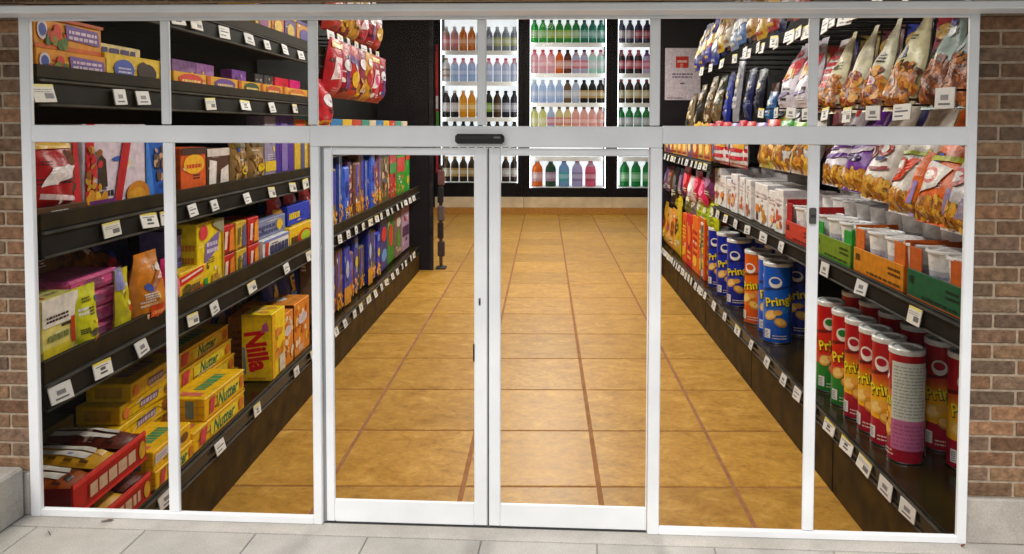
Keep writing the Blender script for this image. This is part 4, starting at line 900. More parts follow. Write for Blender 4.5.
# hanging candy above them, and the small shelf
kE = [(712, 'violet and white', (110, 50, 90), 205, 1.02, .55), (706, 'hot pink', (220, 40, 90), 200, .86, .5), (700, 'cherry red', (206, 30, 60), 205, .9, .55), (694, 'white and pink', (226, 200, 206), 205, .82, .5), (689, 'scarlet', (206, 30, 40), 200, .9, .6), (684, 'plum', (80, 40, 80), 200, .8, .6), (678, 'black and gold', (40, 34, 30), 205, .7, .7), (673, 'brown', (96, 64, 50), 205, .8, .6), (668, 'lilac', (120, 90, 140), 205, .75, .6), (663, 'mixed gold', (180, 130, 60), 205, .75, .6)]
G = 'candy bags hanging at the far end of the right rack'
for k, (x, nm, c, py, z, h) in enumerate(kE):
    Y = hitX(x, py, 2.9).y
    bag('%s candy bag, %s hanging under the small far right shelf' % (nm, ORD[k]), 'R', 2.88, Y, z - .05, .62, h, .2, c, [('e', .5, .55, .3, .2, tuple(min(255, v + 70) for v in c)), ('l', .2, .15, .8, .3, 2, (236, 220, 200))], group=G, nu=10, nv=12)
for k, (x, nm, c) in enumerate([(716, 'lime yellow', LIME), (709, 'lime green', (176, 206, 30)), (703, 'chartreuse', (190, 200, 40)), (697, 'grey striped', (130, 110, 110)), (691, 'olive', (120, 110, 50)), (681, 'lemon', (226, 206, 40)), (676, 'dark brown', (60, 40, 30))]):
    Y = hitX(x, 230, 2.95).y
    bag('%s sweet bag, %s in the lower hanging row at the far right' % (nm, ORD[k]), 'R', 2.93, Y, .42, .62, .56, .18, c, [('l', .2, .2, .8, .8, 4, tuple(int(v * .7) for v in c)), ('e', .5, .6, .25, .15, (226, 220, 190))], group='sweet bags in the lower hanging row at the far right', nu=10, nv=12)
xs = [712, 705, 699, 693, 688, 683, 678, 674, 670, 666, 662]
for k in range(10):
    y0, y1 = span(xs[k], xs[k + 1], 2.82, 152)
    c, n = [((226, 130, 40), 'orange'), ((206, 160, 60), 'gold'), ((190, 70, 40), 'red'), ((120, 90, 150), 'mauve'), ((230, 170, 90), 'peach')][k % 5]
    carton('small %s packet, %s on the high shelf at the far right' % (n, ORD[k]), 'R', 2.8, y0 + .02, y1 - .02, 1.64, .40, .3, c, [('e', .5, .5, .3, .25, (240, 210, 120)), ('r', .1, .08, .9, .2, (140, 60, 40))], group='packets on the high shelf at the far right', name='snack_packet', cat='snack packet')
# striped flag bags
for k, (xa, xb) in enumerate(((713, 727), (729, 746))):
    y0, y1 = span(xa, xb, 2.85, 150); ops = [('r', .0, .0 + .19 * q, 1, .09 + .19 * q, (196, 26, 44)) for q in range(5)]
    ops += [('r', .0, .05, .36, .95, (30, 120, 200)) if k == 0 else ('r', .5, .55, 1, .95, (206, 150, 40)), ('q', [(.4, .5), (.95, .45), (.95, .6), (.4, .66)], (226, 170, 50))]
    bag('red and white striped bag with blue panel, %s of the two' % ('farther' if k == 0 else 'nearer'), 'R', 2.88, (y0 + y1) / 2, 1.62, (y1 - y0), .62, .2, (232, 224, 224), ops, group='striped bags hanging on the right rack', nu=12, nv=16)

# middle shelf: white food cartons, trays of tubs
zs = .85 + .094
G = 'white snack cartons on the middle right shelf'
xs = [715, 720, 726, 732, 738.5, 745, 752, 760, 768, 776, 785]
for k in range(10):
    y0, y1 = span(xs[k], xs[k + 1], 2.85, 205); r_ = random.Random(40 + k)
    c1_, c2_ = [((176, 80, 60), (236, 190, 120)), ((222, 130, 40), (90, 50, 30)), ((206, 140, 50), (236, 210, 150)), ((232, 170, 120), (190, 70, 50)), ((206, 90, 60), (240, 220, 180))][k % 5]
    carton('white snack carton with %s coloured food picture, %s from the far end' % (['berry', 'orange', 'amber', 'peach', 'tomato', 'biscuit', 'cherry', 'honey', 'salmon', 'caramel'][k], ORD[k]), 'R', 2.83 + r_.uniform(0, .05), y0 + .015, y1 - .015, zs, r_.uniform(.46, .62), .5, (232, 228, 226), [('f', .15, .1, .8, .48, 7, .05, [c1_, c2_, (240, 226, 206)]), ('e', r_.uniform(.35, .6), r_.uniform(.22, .4), .2, .1, c1_), ('l', .15, .66, .85, .84, 2, (206, 180, 176), .4)], [('e', .5, .35, .3, .2, c2_), ('r', 0, .86, 1, 1, (206, 206, 216))], group=G, name='snack_carton', yaw=r_.uniform(-.08, .08))
for k in range(5):
    x = (722, 735, 750, 763, 776)[k]; Y = hitX(x, 195, 3.3).y
    carton('plain white carton standing in the second row, %s from the far end' % ORD[k], 'R', 3.36, Y - .3, Y + .3, zs, .62 + .03 * (k % 2), .4, (216, 212, 214), [('l', .2, .6, .8, .8, 2, (170, 160, 170)), ('r', 0, .9, 1, 1, (230, 230, 236)) if k else ('r', 0, .7, 1, 1, (60, 80, 160))], group='white cartons in the second row on the middle right shelf', name='snack_carton')
tub_body = MB(); tb = lin((240, 238, 236))
tub_body.lathe([(.10, 0), (.105, .01), (.135, .36)], [tb, tb], 20)
Surf(tub_body, lambda s, t_, o: ((.106 + .029 * t_ + o) * math.sin((s - .5) * 6.283), -(.106 + .029 * t_ + o) * math.cos((s - .5) * 6.283), .01 + .35 * t_), .75, .35, 6, .0015).run([('r', .1, .30, .44, .62, (200, 196, 206)), ('r', .54, .3, .9, .62, (206, 200, 196)), ('l', .12, .36, .42, .56, 2, (150, 160, 190)), ('l', .56, .36, .88, .56, 2, (190, 150, 130)), ('r', 0, .78, 1, .8, (206, 206, 206))], random.Random(2))
TUBB = tub_body.mesh('cup_body', M['card'])
tl = MB(); tc_ = lin((246, 246, 246)); tl.lathe([(.138, .352), (.15, .358), (.15, .372), (.136, .378), (.118, .364), (.001, .366)], tc_, 20)
for a in range(5): tl.box(-.10 + .05 * a - .006, -.10 + .05 * a + .006, -.07, .07, .3655, .371, lin((206, 206, 208)), .002)
TUBL = tl.mesh('cup_lid', M['lid'])
def tub(x, y, z, label, group):
    t = tag(empty('soup_cup', (x, y, z), (0, 0, rt.uniform(-.8, .8))), label, 'soup cup', group)
    for nm, me in (('cup_body', TUBB), ('cup_lid', TUBL)):
        o = bpy.data.objects.new(nm, me); COL.objects.link(o); o.parent = t
    return t
# open trays
def open_tray(label, xa, xb, col, inner, side_h, notch=True):
    y0, y1 = span(xa, xb, 2.8, 270); w = y1 - y0 - .03; d = .5; h = .21
    t = tag(empty('carton_tray', (2.78, (y0 + y1) / 2, zs), (0, 0, R(-90))), label, 'carton tray', 'printed cardboard trays on the middle right shelf')
    mb = MB(); c = lin(col); ci = lin(inner)
    mb.box(-w / 2, w / 2, 0, d, 0, .01, ci); mb.box(-w / 2, w / 2, 0, .012, .0105, h, c, .002); mb.box(-w / 2, w / 2, d - .012, d, .0105, h, ci, .002)
    for sx in (-1, 1):
        x_ = sx * (w / 2 - .012)
        mb.box(x_ - .008, x_ + .008, .0125, d - .0125, .0105, h + side_h, ci, .003)
        mb.box(min(x_, x_ - sx * .17), max(x_, x_ - sx * .17), .0126, .0226, .0105, h + side_h * .85, ci, .002)
    S = Surf(mb, lambda s, t_, o: (-w / 2 + s * w, -o, t_ * h), w, h)
    dk = tuple(int(v * .45) for v in col)
    S.run([('l', .05, .5, .16, .85, 1, dk, .8), ('l', .72, .45, .95, .85, 2, dk, .5), ('l', .3, .12, .95, .3, 1, dk, .5)], nrnd())
    mb.build('tray', M['card'], t); return t
open_tray('red cardboard tray with high sides, farthest of the coloured trays', 786, 814, (196, 60, 40), (170, 20, 26), .24)
open_tray('olive green cardboard tray with bright green sides beside the mullion', 816, 853, (110, 140, 30), (30, 150, 50), .14)
open_tray('orange brown cardboard tray between the olive and the dark green tray', 855, 907, (206, 130, 20), (206, 104, 30), .20)
open_tray('dark green cardboard tray at the right jamb', 909, 968, (14, 90, 56), (190, 90, 30), .20)
for c in range(4):
    kk = 0; y = 4.75 + .06 * (c % 2)
    while y < 8.7:
        tub(2.94 + c * .303 + rt.uniform(-.01, .01), y + rt.uniform(-.004, .004), zs + .014 + (.09 + .05 * c if c else 0), 'white soup cup, %s from the front in the %s row from the aisle' % (ORD[kk], ORD[c]), 'white soup cups on the middle right shelf')
        y += .314; kk += 1
mb = MB()
for c in range(1, 4): mb.box(2.94 + c * .303 - .149, 2.94 + c * .303 + .149, 4.5, 8.9, .9405, zs + .012 + .09 + .05 * c, lin((226, 222, 214)), .004)
mb.build('cup_riser', M['rack'], rr_)
bag('teal edged white packet lying across the cups under the hanging bags', 'R', 3.2, 7.2, zs + .62, .8, .3, .1, (210, 214, 216), [('q', [(.0, .4), (1, .5), (1, .68), (0, .6)], (40, 150, 180))], group=None, lean=-1.25, nu=10, nv=8)

# pegs with hanging bags above
HY_A = [hitX(x, 100, 2.86).y for x in (956, 932, 897, 870, 849, 829)]
silver = lambda r_: (lambda u, v: r_)
def nut_ops(seed, foods, stripe):
    return [('f', .06, .05, .94, .36, 130, .038, foods), ('f', .12, .36, .88, .43, 22, .03, foods)] + stripe
brass = [(196, 116, 24), (156, 80, 14), (222, 152, 50), (96, 44, 10)]
pink = [(166, 92, 50), (130, 66, 34), (196, 126, 70), (84, 40, 20)]
mixn = [(206, 120, 30), (146, 50, 20), (226, 166, 70), (110, 40, 20)]
G = 'nut bags hanging in the upper right row'
spec = [('pale blue grey topped nut bag at the right jamb with brown almonds', (150, 166, 170), pink, []), ('blue grey topped almond bag with small purple label behind the large price tag', (158, 176, 172), pink, [('e', .62, .76, .16, .04, (96, 80, 150)), ('q', [(.55, .62), (.85, .66), (.85, .72), (.55, .7)], (226, 226, 232))]), ('wide cream topped bag of golden cashews, the broadest in its row', (206, 200, 160), brass, []), ('cream topped bag of red gold trail mix with white label, third from the mullion', (214, 212, 186), mixn, [('e', .58, .3, .2, .05, (226, 206, 216)), ('l', .45, .27, .7, .33, 1, (206, 80, 120))]), ('cream topped bag of trail mix with mauve side, second from the mullion', (214, 208, 180), mixn, [('q', [(.0, .5), (.16, .5), (.2, .8), (.08, .8)], (120, 90, 150))]), ('cream topped bag of mixed nuts beside the mullion, fronting a red checked bag', (212, 204, 168), brass, [('r', .4, .9, .6, .97, (206, 180, 60))])]
ZA = 2.36
for k, (lab, base, foods, st) in enumerate(spec):
    wd = .50 if k == 2 else .35
    bag(lab, 'R', 2.86, HY_A[k], ZA, wd, .86, .19, base, nut_ops(k, foods, st), top=.26, group=G, lean=-.30, nu=16, nv=22, fat=.5, wr=.035)
bag('red and white checked bag of nuts just behind the mullion', 'R', 2.95, HY_A[5] + .38, ZA + .02, .5, .8, .24, (216, 206, 206), [('l', .1, .3, .9, .9, 6, (200, 40, 50), .6), ('f', .1, .05, .9, .26, 40, .04, brass)], top=.5, group=G, lean=-.28)
for k, x in enumerate((803, 787)):
    Y = hitX(x, 100, 2.86).y
    bag('white bag with slanted red band and gold words, %s of the pair above the mullion' % ('nearer' if k == 0 else 'farther'), 'R', 2.86, Y, ZA + .06, .56, .82, .26, (206, 200, 214), [('q', [(.0, .30), (.9, .50), (1, .78), (.1, .60)], (196, 24, 40)), ('l', .2, .44, .8, .62, 1, (226, 170, 50), .8), ('e', .6, .82, .2, .06, (200, 40, 60)), ('q', [(.1, .12), (.8, .2), (.8, .24), (.1, .18)], (160, 150, 190))], top=.55, group='white and red bags in the upper right row', lean=-.28)
# more colour behind the upper row
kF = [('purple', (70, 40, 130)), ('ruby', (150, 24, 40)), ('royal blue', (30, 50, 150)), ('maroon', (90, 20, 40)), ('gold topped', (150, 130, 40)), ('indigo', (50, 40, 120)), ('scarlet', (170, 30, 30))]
for k in range(7):
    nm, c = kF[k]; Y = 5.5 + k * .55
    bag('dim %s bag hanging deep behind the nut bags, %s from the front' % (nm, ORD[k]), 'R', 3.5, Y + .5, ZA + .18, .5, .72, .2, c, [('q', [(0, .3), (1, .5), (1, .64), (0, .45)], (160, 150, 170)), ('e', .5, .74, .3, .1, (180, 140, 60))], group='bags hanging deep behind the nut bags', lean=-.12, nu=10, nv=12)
for k, y in enumerate(HY_A + [HY_A[5] + .45] + [hitX(x, 100, 2.86).y for x in (803, 787, 770, 756)]):
    peg(rr_, 3.92, 2.74, y + .12, ZA + .86); add_tag(rr_, 2.73, y + .12, ZA + .885, 'R', 1.05, .15)
HY_B = [hitX(x, 205, 2.86).y for x in (962, 934, 904, 874, 853, 833)]
ZB = 1.64
gchip = [(216, 160, 40), (190, 120, 24), (230, 180, 70), (150, 90, 30)]
G = 'chip bags hanging in the lower right row'
WHT2 = (222, 214, 206)
specB = [('grey white chip bag with red ring at the right jamb', (196, 190, 190), [('e', .3, .72, .22, .10, (176, 30, 34)), ('e', .3, .72, .14, .06, (206, 200, 196)), ('q', [(.5, .1), (.8, .1), (1, .7), (.8, .7)], (150, 140, 170))]),
         ('orange edged chip bag with white centre, second from the right jamb', (232, 104, 20), [('q', [(.0, .34), (.66, .5), (.8, .8), (.2, .9)], (222, 214, 206)), ('e', .35, .66, .2, .09, (206, 60, 30)), ('e', .35, .66, .13, .055, (226, 216, 206)), ('r', .0, .90, 1, .985, (200, 206, 40)), ('r', .86, .05, .97, .5, (170, 150, 190))]),
         ('white and orange chip bag with big red ring, third from the right jamb', WHT2, [('q', [(.7, .1), (1, .2), (1, 1), (.84, 1)], (236, 110, 20)), ('q', [(.0, .40), (.5, .5), (.78, .86), (.6, .86)], (226, 70, 30)), ('e', .3, .74, .22, .09, (206, 60, 30)), ('e', .3, .74, .14, .055, (226, 216, 206)), ('r', .0, .92, 1, .985, (176, 196, 40)), ('q', [(.72, 0), (.84, 0), (.9, .5), (.8, .5)], (160, 140, 200))]),
         ('white chip bag with red rings and dark bar below, beside the purple bags', WHT2, [('e', .28, .80, .2, .09, (176, 30, 30)), ('e', .28, .80, .12, .055, (222, 214, 206)), ('e', .68, .86, .2, .09, (176, 30, 30)), ('e', .68, .86, .12, .055, (222, 214, 206)), ('q', [(.1, .64), (.3, .64), (.34, .74), (.16, .74)], (90, 90, 160)), ('q', [(.4, .44), (.9, .50), (.9, .56), (.4, .5)], (150, 40, 50)), ('q', [(.5, .62), (.8, .66), (.8, .72), (.5, .7)], (60, 50, 110))]),
         ('purple and white striped chip bag, nearer of the purple pair', (110, 40, 150), [('q', [(.0, .5), (.9, .74), (1, .86), (.1, .62)], (216, 206, 220)), ('q', [(.0, .75), (.9, .94), (1, 1), (.1, .84)], (206, 196, 214)), ('e', .6, .56, .2, .05, (60, 24, 90))]),
         ('white and purple striped chip bag next to the mullion, farther of the purple pair', (214, 206, 216), [('q', [(.0, .42), (.9, .54), (1, .64), (.0, .52)], (96, 40, 140)), ('q', [(.0, .60), (.9, .74), (1, .8), (.0, .66)], (110, 60, 150)), ('e', .4, .86, .25, .06, (90, 70, 150))])]
def squash(ops, a=.34, b=.21, f=.55):
    m = lambda t: b + (t - a) * f if t > .1 else t
    out = []
    for o in ops:
        if o[0] == 'q': out.append(('q', [(p[0], m(p[1])) for p in o[1]], o[2]))
        elif o[0] == 'e': out.append(('e', o[1], m(o[2]), o[3], o[4] * .8, o[5]))
        else: out.append((o[0], o[1], m(o[2]), o[3], m(o[4])) + o[5:])
    return out
for k, (lab, base, st) in enumerate(specB):
    bag(lab, 'R', 2.86, HY_B[k], ZB - (.15, .13, .11, .05, .01, 0)[k], .54, .90, .25, base, [('f', .05, .04, .95, .19, 85, .04, gchip)] + squash(st), top=.8, group=G, lean=-.34, nu=16, nv=22, fat=.55, wr=.03)
for k, (x, nm, st) in enumerate(((800, 'white', []), (781, 'green and white', [('q', [(.0, .4), (.3, .4), (.8, 1), (.5, 1)], (60, 150, 40))]), (766, 'yellow green', [('q', [(.2, .3), (.5, .3), (.9, 1), (.6, 1)], (150, 180, 40))]))):
    Y = hitX(x, 180, 2.88).y
    bag('%s chip bag, %s past the mullion in the lower right row' % (nm, ORD[k]), 'R', 2.88, Y, ZB + .05, .62, .88, .3, (206, 200, 196) if k < 2 else (190, 180, 90), [('f', .05, .05, .95, .42, 70, .05, gchip)] + st + [('e', .6, .8, .2, .06, (70, 60, 120))], top=.75, group=G, lean=-.32)
for k, y in enumerate(HY_B): peg(rr_, 3.92, 2.80, y + .28, ZB + .80)
for x, y_ in ((945, 98), (902, 112), (873, 113), (847, 115), (825, 114), (806, 114), (791, 113), (776, 113), (761, 113)):
    q = hitX(x, y_, 2.62 if x < 940 else 2.5); add_tag(rr_, q.x, q.y, q.z, 'R', 1.0 if x < 940 else 1.15, .1)
    mb = MB(); mb.tube([(q.x + .01, q.y, q.z + .05), (2.82, q.y, q.z + .05)], .008, lin((60, 60, 62))); mb.build('peg_hook', M['metal'], rr_)
for k in range(6):
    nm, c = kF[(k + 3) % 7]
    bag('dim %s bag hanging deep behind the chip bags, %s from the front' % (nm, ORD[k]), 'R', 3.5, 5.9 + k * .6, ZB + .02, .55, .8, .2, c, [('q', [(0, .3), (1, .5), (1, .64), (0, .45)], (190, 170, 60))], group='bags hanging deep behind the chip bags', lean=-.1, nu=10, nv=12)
# highest row and the far cluster
ZC = 3.38
kG = [(800, 'red and white', (190, 30, 40), (226, 220, 220)), (786, 'white and red', (214, 206, 206), (190, 30, 40)), (773, 'crimson and gold', (180, 30, 40), (222, 180, 40)), (762, 'golden yellow', (222, 176, 30), (190, 60, 40)), (751, 'amber', (206, 150, 40), (120, 70, 30)), (742, 'sky blue and white', (80, 130, 200), (226, 226, 230)), (735, 'pale blue', (140, 160, 196), (230, 230, 230)), (728, 'white and tan', (210, 200, 180), (150, 110, 60)), (721, 'yellow', (226, 186, 30), (150, 90, 40)), (715, 'cobalt and silver', (40, 60, 170), (190, 190, 200)), (709, 'blue violet', (60, 50, 180), (230, 200, 90)), (703, 'deep purple', (66, 34, 130), (206, 160, 60)), (698, 'blue and gold', (44, 40, 150), (226, 190, 80))]
kG2 = []
for k, e in enumerate(kG):
    kG2.append(e)
    if k < len(kG) - 1:
        x2 = (e[0] + kG[k + 1][0]) / 2; n2, a2, b2 = [('rust', (120, 50, 24), (206, 170, 90)), ('navy', (24, 30, 90), (190, 190, 210)), ('chocolate', (70, 40, 26), (216, 180, 120)), ('dark red', (120, 16, 26), (220, 190, 60)), ('charcoal', (40, 40, 46), (190, 60, 50)), ('ink blue', (30, 34, 110), (226, 226, 226))][k % 6]
        kG2.append((x2, n2, a2, b2))
NTH = ORD + ['seventeenth', 'eighteenth', 'nineteenth', 'twentieth', 'twenty first', 'twenty second', 'twenty third', 'twenty fourth', 'twenty fifth']
for k, (x, nm, c, c2) in enumerate(kG2):
    X = 2.86 + .05 * (k % 2); Y = hitX(x, 40, X).y
    z = ZC - (.12 if x < 718 else 0) + (.06 if x > 780 else 0) + .05 * (k % 3)
    bag('%s bag in the highest right row, %s from the front' % (nm, NTH[k]), 'R', X, Y, z, .44, .80, .18, tuple(v * .85 for v in c), [('q', [(0, .2), (1, .4), (1, .62), (0, .4)], c2), ('e', .5, .75, .3, .1, c2), ('l', .2, .06, .8, .16, 1, c2)], group='bags in the highest right row', lean=-.2, nu=10, nv=12, top=.7)
for x in (845, 825, 806, 791, 776, 762, 748, 735, 722, 711, 702):
    Y = hitX(x, 60, 2.74).y; zz = 3.2 if x > 760 else 3.2 - (760 - x) * .0005
    peg(rr_, 3.92, 2.75, Y, zz); add_tag(rr_, 2.735, Y, zz + .02, 'R', 1.15, .15)
kH = [(771, 'teal blue', (10, 80, 140), 2.28, .40), (765, 'dark brown', (70, 34, 24), 2.36, .45), (759, 'black blue', (14, 20, 40), 2.42, .6), (753, 'slate blue', (24, 36, 64), 2.38, .65), (748, 'deep navy', (14, 24, 80), 2.36, .7), (742, 'navy and silver', (24, 36, 100), 2.3, .8), (736, 'silver strip', (150, 150, 160), 2.3, 1.0), (731, 'pale silver and blue', (110, 120, 160), 2.3, 1.02), (727, 'royal blue', (20, 36, 140), 2.26, .8), (722, 'dark ink', (12, 18, 54), 2.25, .9)]
for k, (x, nm, c, z, h) in enumerate(kH):
    X = 2.92; Y = hitX(x, 90, X).y
    bag('%s packet hanging %s in the blue run at upper right' % (nm, ORD[k]), 'R', X + .1 * (k % 2), Y, z, .34, h, .12, c, [('l', .2, .2, .8, .8, 5, tuple(min(255, v + 60) for v in c)), ('e', .5, .6, .2, .08, (206, 190, 150))], group='blue packets hanging at the upper right', lean=-.1, nu=10, nv=12)
for k, (x, z, h) in enumerate(((717, 2.3, .55), (713, 2.42, .7), (708, 2.2, .75), (704, 2.3, .85), (699, 2.18, .75), (694, 2.25, .8), (690, 2.12, .72), (686, 2.2, .72))):
    X = 2.92; Y = hitX(x, 100, X).y; c = [(176, 150, 110), (70, 80, 40), (150, 110, 70), (196, 176, 140), (60, 50, 36), (150, 130, 90), (186, 160, 120), (120, 90, 60)][k]
    bag('%s nut sachet, %s in the tangled cluster beside the white notice' % (['beige', 'olive', 'tan', 'cream', 'dark brown', 'khaki', 'pale tan', 'brown'][k], ORD[k]), 'R', X + .12 * (k % 2), Y, z, .44, h, .2, tuple(v * .7 for v in c), [('f', .1, .08, .9, .9, 34, .05, [(196, 166, 110), (50, 40, 24), (120, 90, 50), (40, 60, 30), (226, 210, 180)]), ('e', .5, .8, .3, .08, (226, 210, 180))], group='nut sachets beside the notice', lean=-.12, nu=10, nv=12)
xs = [806, 793, 779, 766, 755, 746, 738, 730, 722, 714, 707, 700, 693]
for k in range(len(xs) - 1):
    y0, y1 = span(xs[k + 1], xs[k], 2.86, 120); c, n = [((130, 190, 40), 'lime'), ((60, 160, 60), 'green'), ((206, 60, 50), 'red'), ((160, 140, 200), 'lilac'), ((196, 30, 50), 'cherry'), ((220, 180, 60), 'yellow')][[0, 1, 2, 3, 2, 4, 3, 2, 4, 2, 5, 5][k]]
    bag('small %s packet, %s from the front in the line below the upper right pegs' % (n, ORD[k]), 'R', 2.88, (y0 + y1) / 2, 2.02 - (.0 if k < 6 else .0), (y1 - y0), .26 + (.02 * (k % 3)), .16, c, [('e', .5, .5, .3, .2, (230, 220, 200))], group='small packets in the line below the upper right pegs', nu=8, nv=8)

# ===== drinks coolers on the back wall
BY = 28.9
def cooler(label, X0, X1, shelves, vis_left=None):
    t = tag(empty('drinks_cooler', ((X0 + X1) / 2, BY, FLOOR)), label, 'drinks cooler', 'glass fronted drinks coolers along the back wall')
    x0, x1 = X0 - (X0 + X1) / 2, X1 - (X0 + X1) / 2; Z = -FLOOR
    bk = lin((22, 18, 20)); mb = MB()
    mb.box(x0 - .24, x0, -.03, 1.1, .24, 8.4, bk, .01); mb.box(x1, x1 + .229, -.03, 1.1, .24, 8.4, bk, .01)
    mb.box(x0 + .001, x1 - .001, -.03, 1.1, 7.9, 8.399, bk, .01); mb.box(x0 + .001, x1 - .001, -.02, 1.1, .665, shelves[0] + Z - .04, bk, .01)
    mb.build('cabinet', M['rack'], t)
    mb = MB(); mb.box(x0 + .01, x1 - .01, 1.0, 1.05, .9, 7.9, WHITE); mb.build('light_panel', M['coolerlight'], t)
    for xs_ in (x0 + .003, x1 - .015):
        mb = MB(); mb.box(xs_, xs_ + .012, .02, .09, .72, 7.88, WHITE); mb.build('light_strip', M['striplight'], t)
    for z in shelves:
        mb = MB(); mb.box(x0 + .03, x1 - .03, .15, .98, z + Z - .03, z + Z - .002, lin((225, 228, 230)), .003); mb.box(x0 + .03, x1 - .03, .12, .148, z + Z - .17, z + Z - .003, lin((238, 240, 240)), .003)
        mb.build('shelf', M['frame'], t)
    mb = MB(); mb.box(x0 - .24, x1 + .229, -.06, .5, .25, .664, lin((222, 202, 168)), .006); mb.build('base_panel', M['wall'], t)
    mb = MB(); mb.box(x0 + .02, x1 - .02, .0, .012, .70, 7.88, WHITE); mb.build('glass_door', M['glass'], t)
    mb = MB(); mb.box(x1 - .10, x1 - .06, -.09, -.05, 2.0, 3.6, lin((40, 38, 40)), .01); mb.build('door_handle', M['rubber'], t)
    return t
ShL = [.03, 1.36, 2.56, 3.96, 5.16]; ShM = [-.16, 1.02, 2.08, 3.14, 4.29, 5.48]; ShR = list(ShM)
c1 = cooler('left drinks cooler with amber and clear bottles behind the left door panes', -4.06, -1.07, ShL)
cooler('middle drinks cooler holding green, pink and clear bottles, widest open to view', -.59, 2.36, ShM)
cooler('right drinks cooler with cola coloured and green bottles partly hidden by the mullion', 2.83, 5.6, ShR)
mb = MB(); mb.box(-.09, .0, -.035, -.031, 1.6, 6.6, lin((190, 40, 60)), 0); mb.box(-.10, -.01, -.039, -.0355, 4.9, 6.3, lin((210, 60, 60)), 0); mb.box(-.08, .02, -.041, -.0395, 2.4, 4.0, lin((60, 150, 60)), 0)
mb.box(-.06, .0, -.043, -.0415, 2.6, 3.0, lin((206, 200, 60)), 0); mb.box(-.09, .0, -.045, -.0435, 4.1, 4.6, lin((220, 214, 220)), 0)
o = mb.build('decal_strip', M['card'], c1); o.location = (-1.6, 0, 0)
mb = MB(); mb.box(-4.5, 6.05, -.075, -.0, FLOOR + .001, FLOOR + .248, lin((190, 134, 62)), .006); mb.build('skirting_board', M['card'], None, (0, BY - .001, 0)); tag(bpy.data.objects['skirting_board'], kind='structure')

_bm = {}
def bottle_mesh(body, capc, label, top, fat, h):
    k = (body, capc, label, top, fat, h)
    if k in _bm: return _bm[k]
    pale = lambda c, q: tuple(v + (255 - v) * q for v in c)
    r = fat; mb = MB(); b_, c_, l_, t_ = lin(pale(body, .12)), lin(pale(capc, .1)), lin(pale(label, .3)), lin(pale(top, .15))
    prof = [(r * .8, 0), (r * .96, .02 * h), (r, .05 * h), (r * .98, .2 * h), (r, .30 * h), (r, .46 * h), (r, .54 * h), (r * .98, .64 * h), (r * .86, .74 * h), (r * .5, .84 * h), (r * .36, .91 * h), (r * .44, .915 * h), (r * .44, .99 * h), (r * .3, h), (.001, h)]
    w_ = lin(pale(label, .75)); cols = [b_, b_, b_, l_, w_, l_, b_, b_, t_, t_, c_, c_, c_, c_]
    mb.lathe(prof, cols, 14)
    _bm[k] = mb.mesh('drink_bottle', M['bottle']); return _bm[k]
def row(cname, zname, X0, z, step, items, h=.86, fat=.158):
    """items: (count, look, body, cap, label, top); bottles of one look side by side share a label"""
    k = 0
    for n_, look, body, capc, lab, top in items:
        for _ in range(n_):
            if look:
                o = bpy.data.objects.new('drink_bottle', bottle_mesh(body, capc, lab, top, fat, h)); COL.objects.link(o)
                o.location = (X0 + k * step, BY + .34, z + .002)
                tag(o, '%s, %s from the left, %s cooler %s row' % (look, ORD[k], cname, zname), 'bottle', 'bottles in the %s row of the %s cooler' % (zname, cname))
            k += 1
W_, CLR = (236, 236, 236), (206, 220, 232)
AMB = (226, 140, 30)
row('left', 'top', -3.9, 5.16, .335, [(2, 'clear pink labelled bottle', (196, 150, 140), W_, (226, 120, 120), (206, 190, 190)), (2, 'amber juice bottle', AMB, W_, (230, 150, 60), (226, 160, 60)), (2, 'clear grey bottle', (150, 150, 160), W_, (200, 200, 210), (180, 180, 190)), (3, 'clear bottle with yellow label', (150, 156, 170), W_, (206, 206, 120), (190, 196, 206))], h=.95)
row('left', 'second', -3.9, 3.96, .335, [(1, 'white bottle with brown picture', (226, 222, 220), (180, 120, 60), (150, 110, 90), W_), (4, 'pale blue water bottle with red cap', (196, 214, 236), (226, 90, 100), (170, 190, 226), (230, 190, 200)), (4, 'clear pale bottle with pink cap', (206, 216, 232), (230, 70, 90), (190, 200, 230), (232, 180, 190))], h=.92)
row('left', 'third', -3.9, 2.56, .335, [(2, 'black bottle with white foot', (30, 22, 24), (220, 220, 220), (226, 216, 216), (40, 30, 30)), (2, 'golden yellow bottle', (232, 170, 20), (220, 200, 160), (236, 180, 40), (226, 160, 40)), (1, 'black bottle behind the mullion', (30, 22, 24), (220, 220, 220), (190, 180, 170), (40, 30, 30)), (1, 'dark bottle with lime label', (36, 40, 30), (40, 40, 40), (140, 190, 40), (40, 40, 40)), (1, 'brown bottle', (90, 60, 36), (30, 30, 30), (120, 90, 60), (60, 40, 30)), (2, 'dark bottle with pale label', (36, 34, 44), (20, 20, 20), (180, 180, 200), (30, 30, 36))], h=1.05)
row('left', 'fourth', -3.9, 1.36, .335, [(4, 'dark green bottle with white shoulder', (20, 50, 40), (26, 80, 60), W_, (40, 40, 40)), (5, 'dark brown bottle with white shoulder', (50, 30, 26), (40, 26, 24), W_, (60, 40, 36))], h=1.08)
row('left', 'bottom', -3.9, .03, .335, [(1, 'brown bottle with cream label', (70, 46, 24), (206, 160, 60), (232, 220, 190), (90, 60, 30)), (3, 'brown bottle with gold label', (60, 40, 24), (206, 160, 60), (206, 160, 70), (80, 56, 30)), (2, 'brown bottle behind the door stiles', (60, 40, 24), (206, 160, 60), (206, 160, 70), (80, 56, 30)), (3, 'brown bottle with white foot', (50, 30, 24), (206, 160, 60), (206, 190, 180), (60, 40, 30))], h=.98)
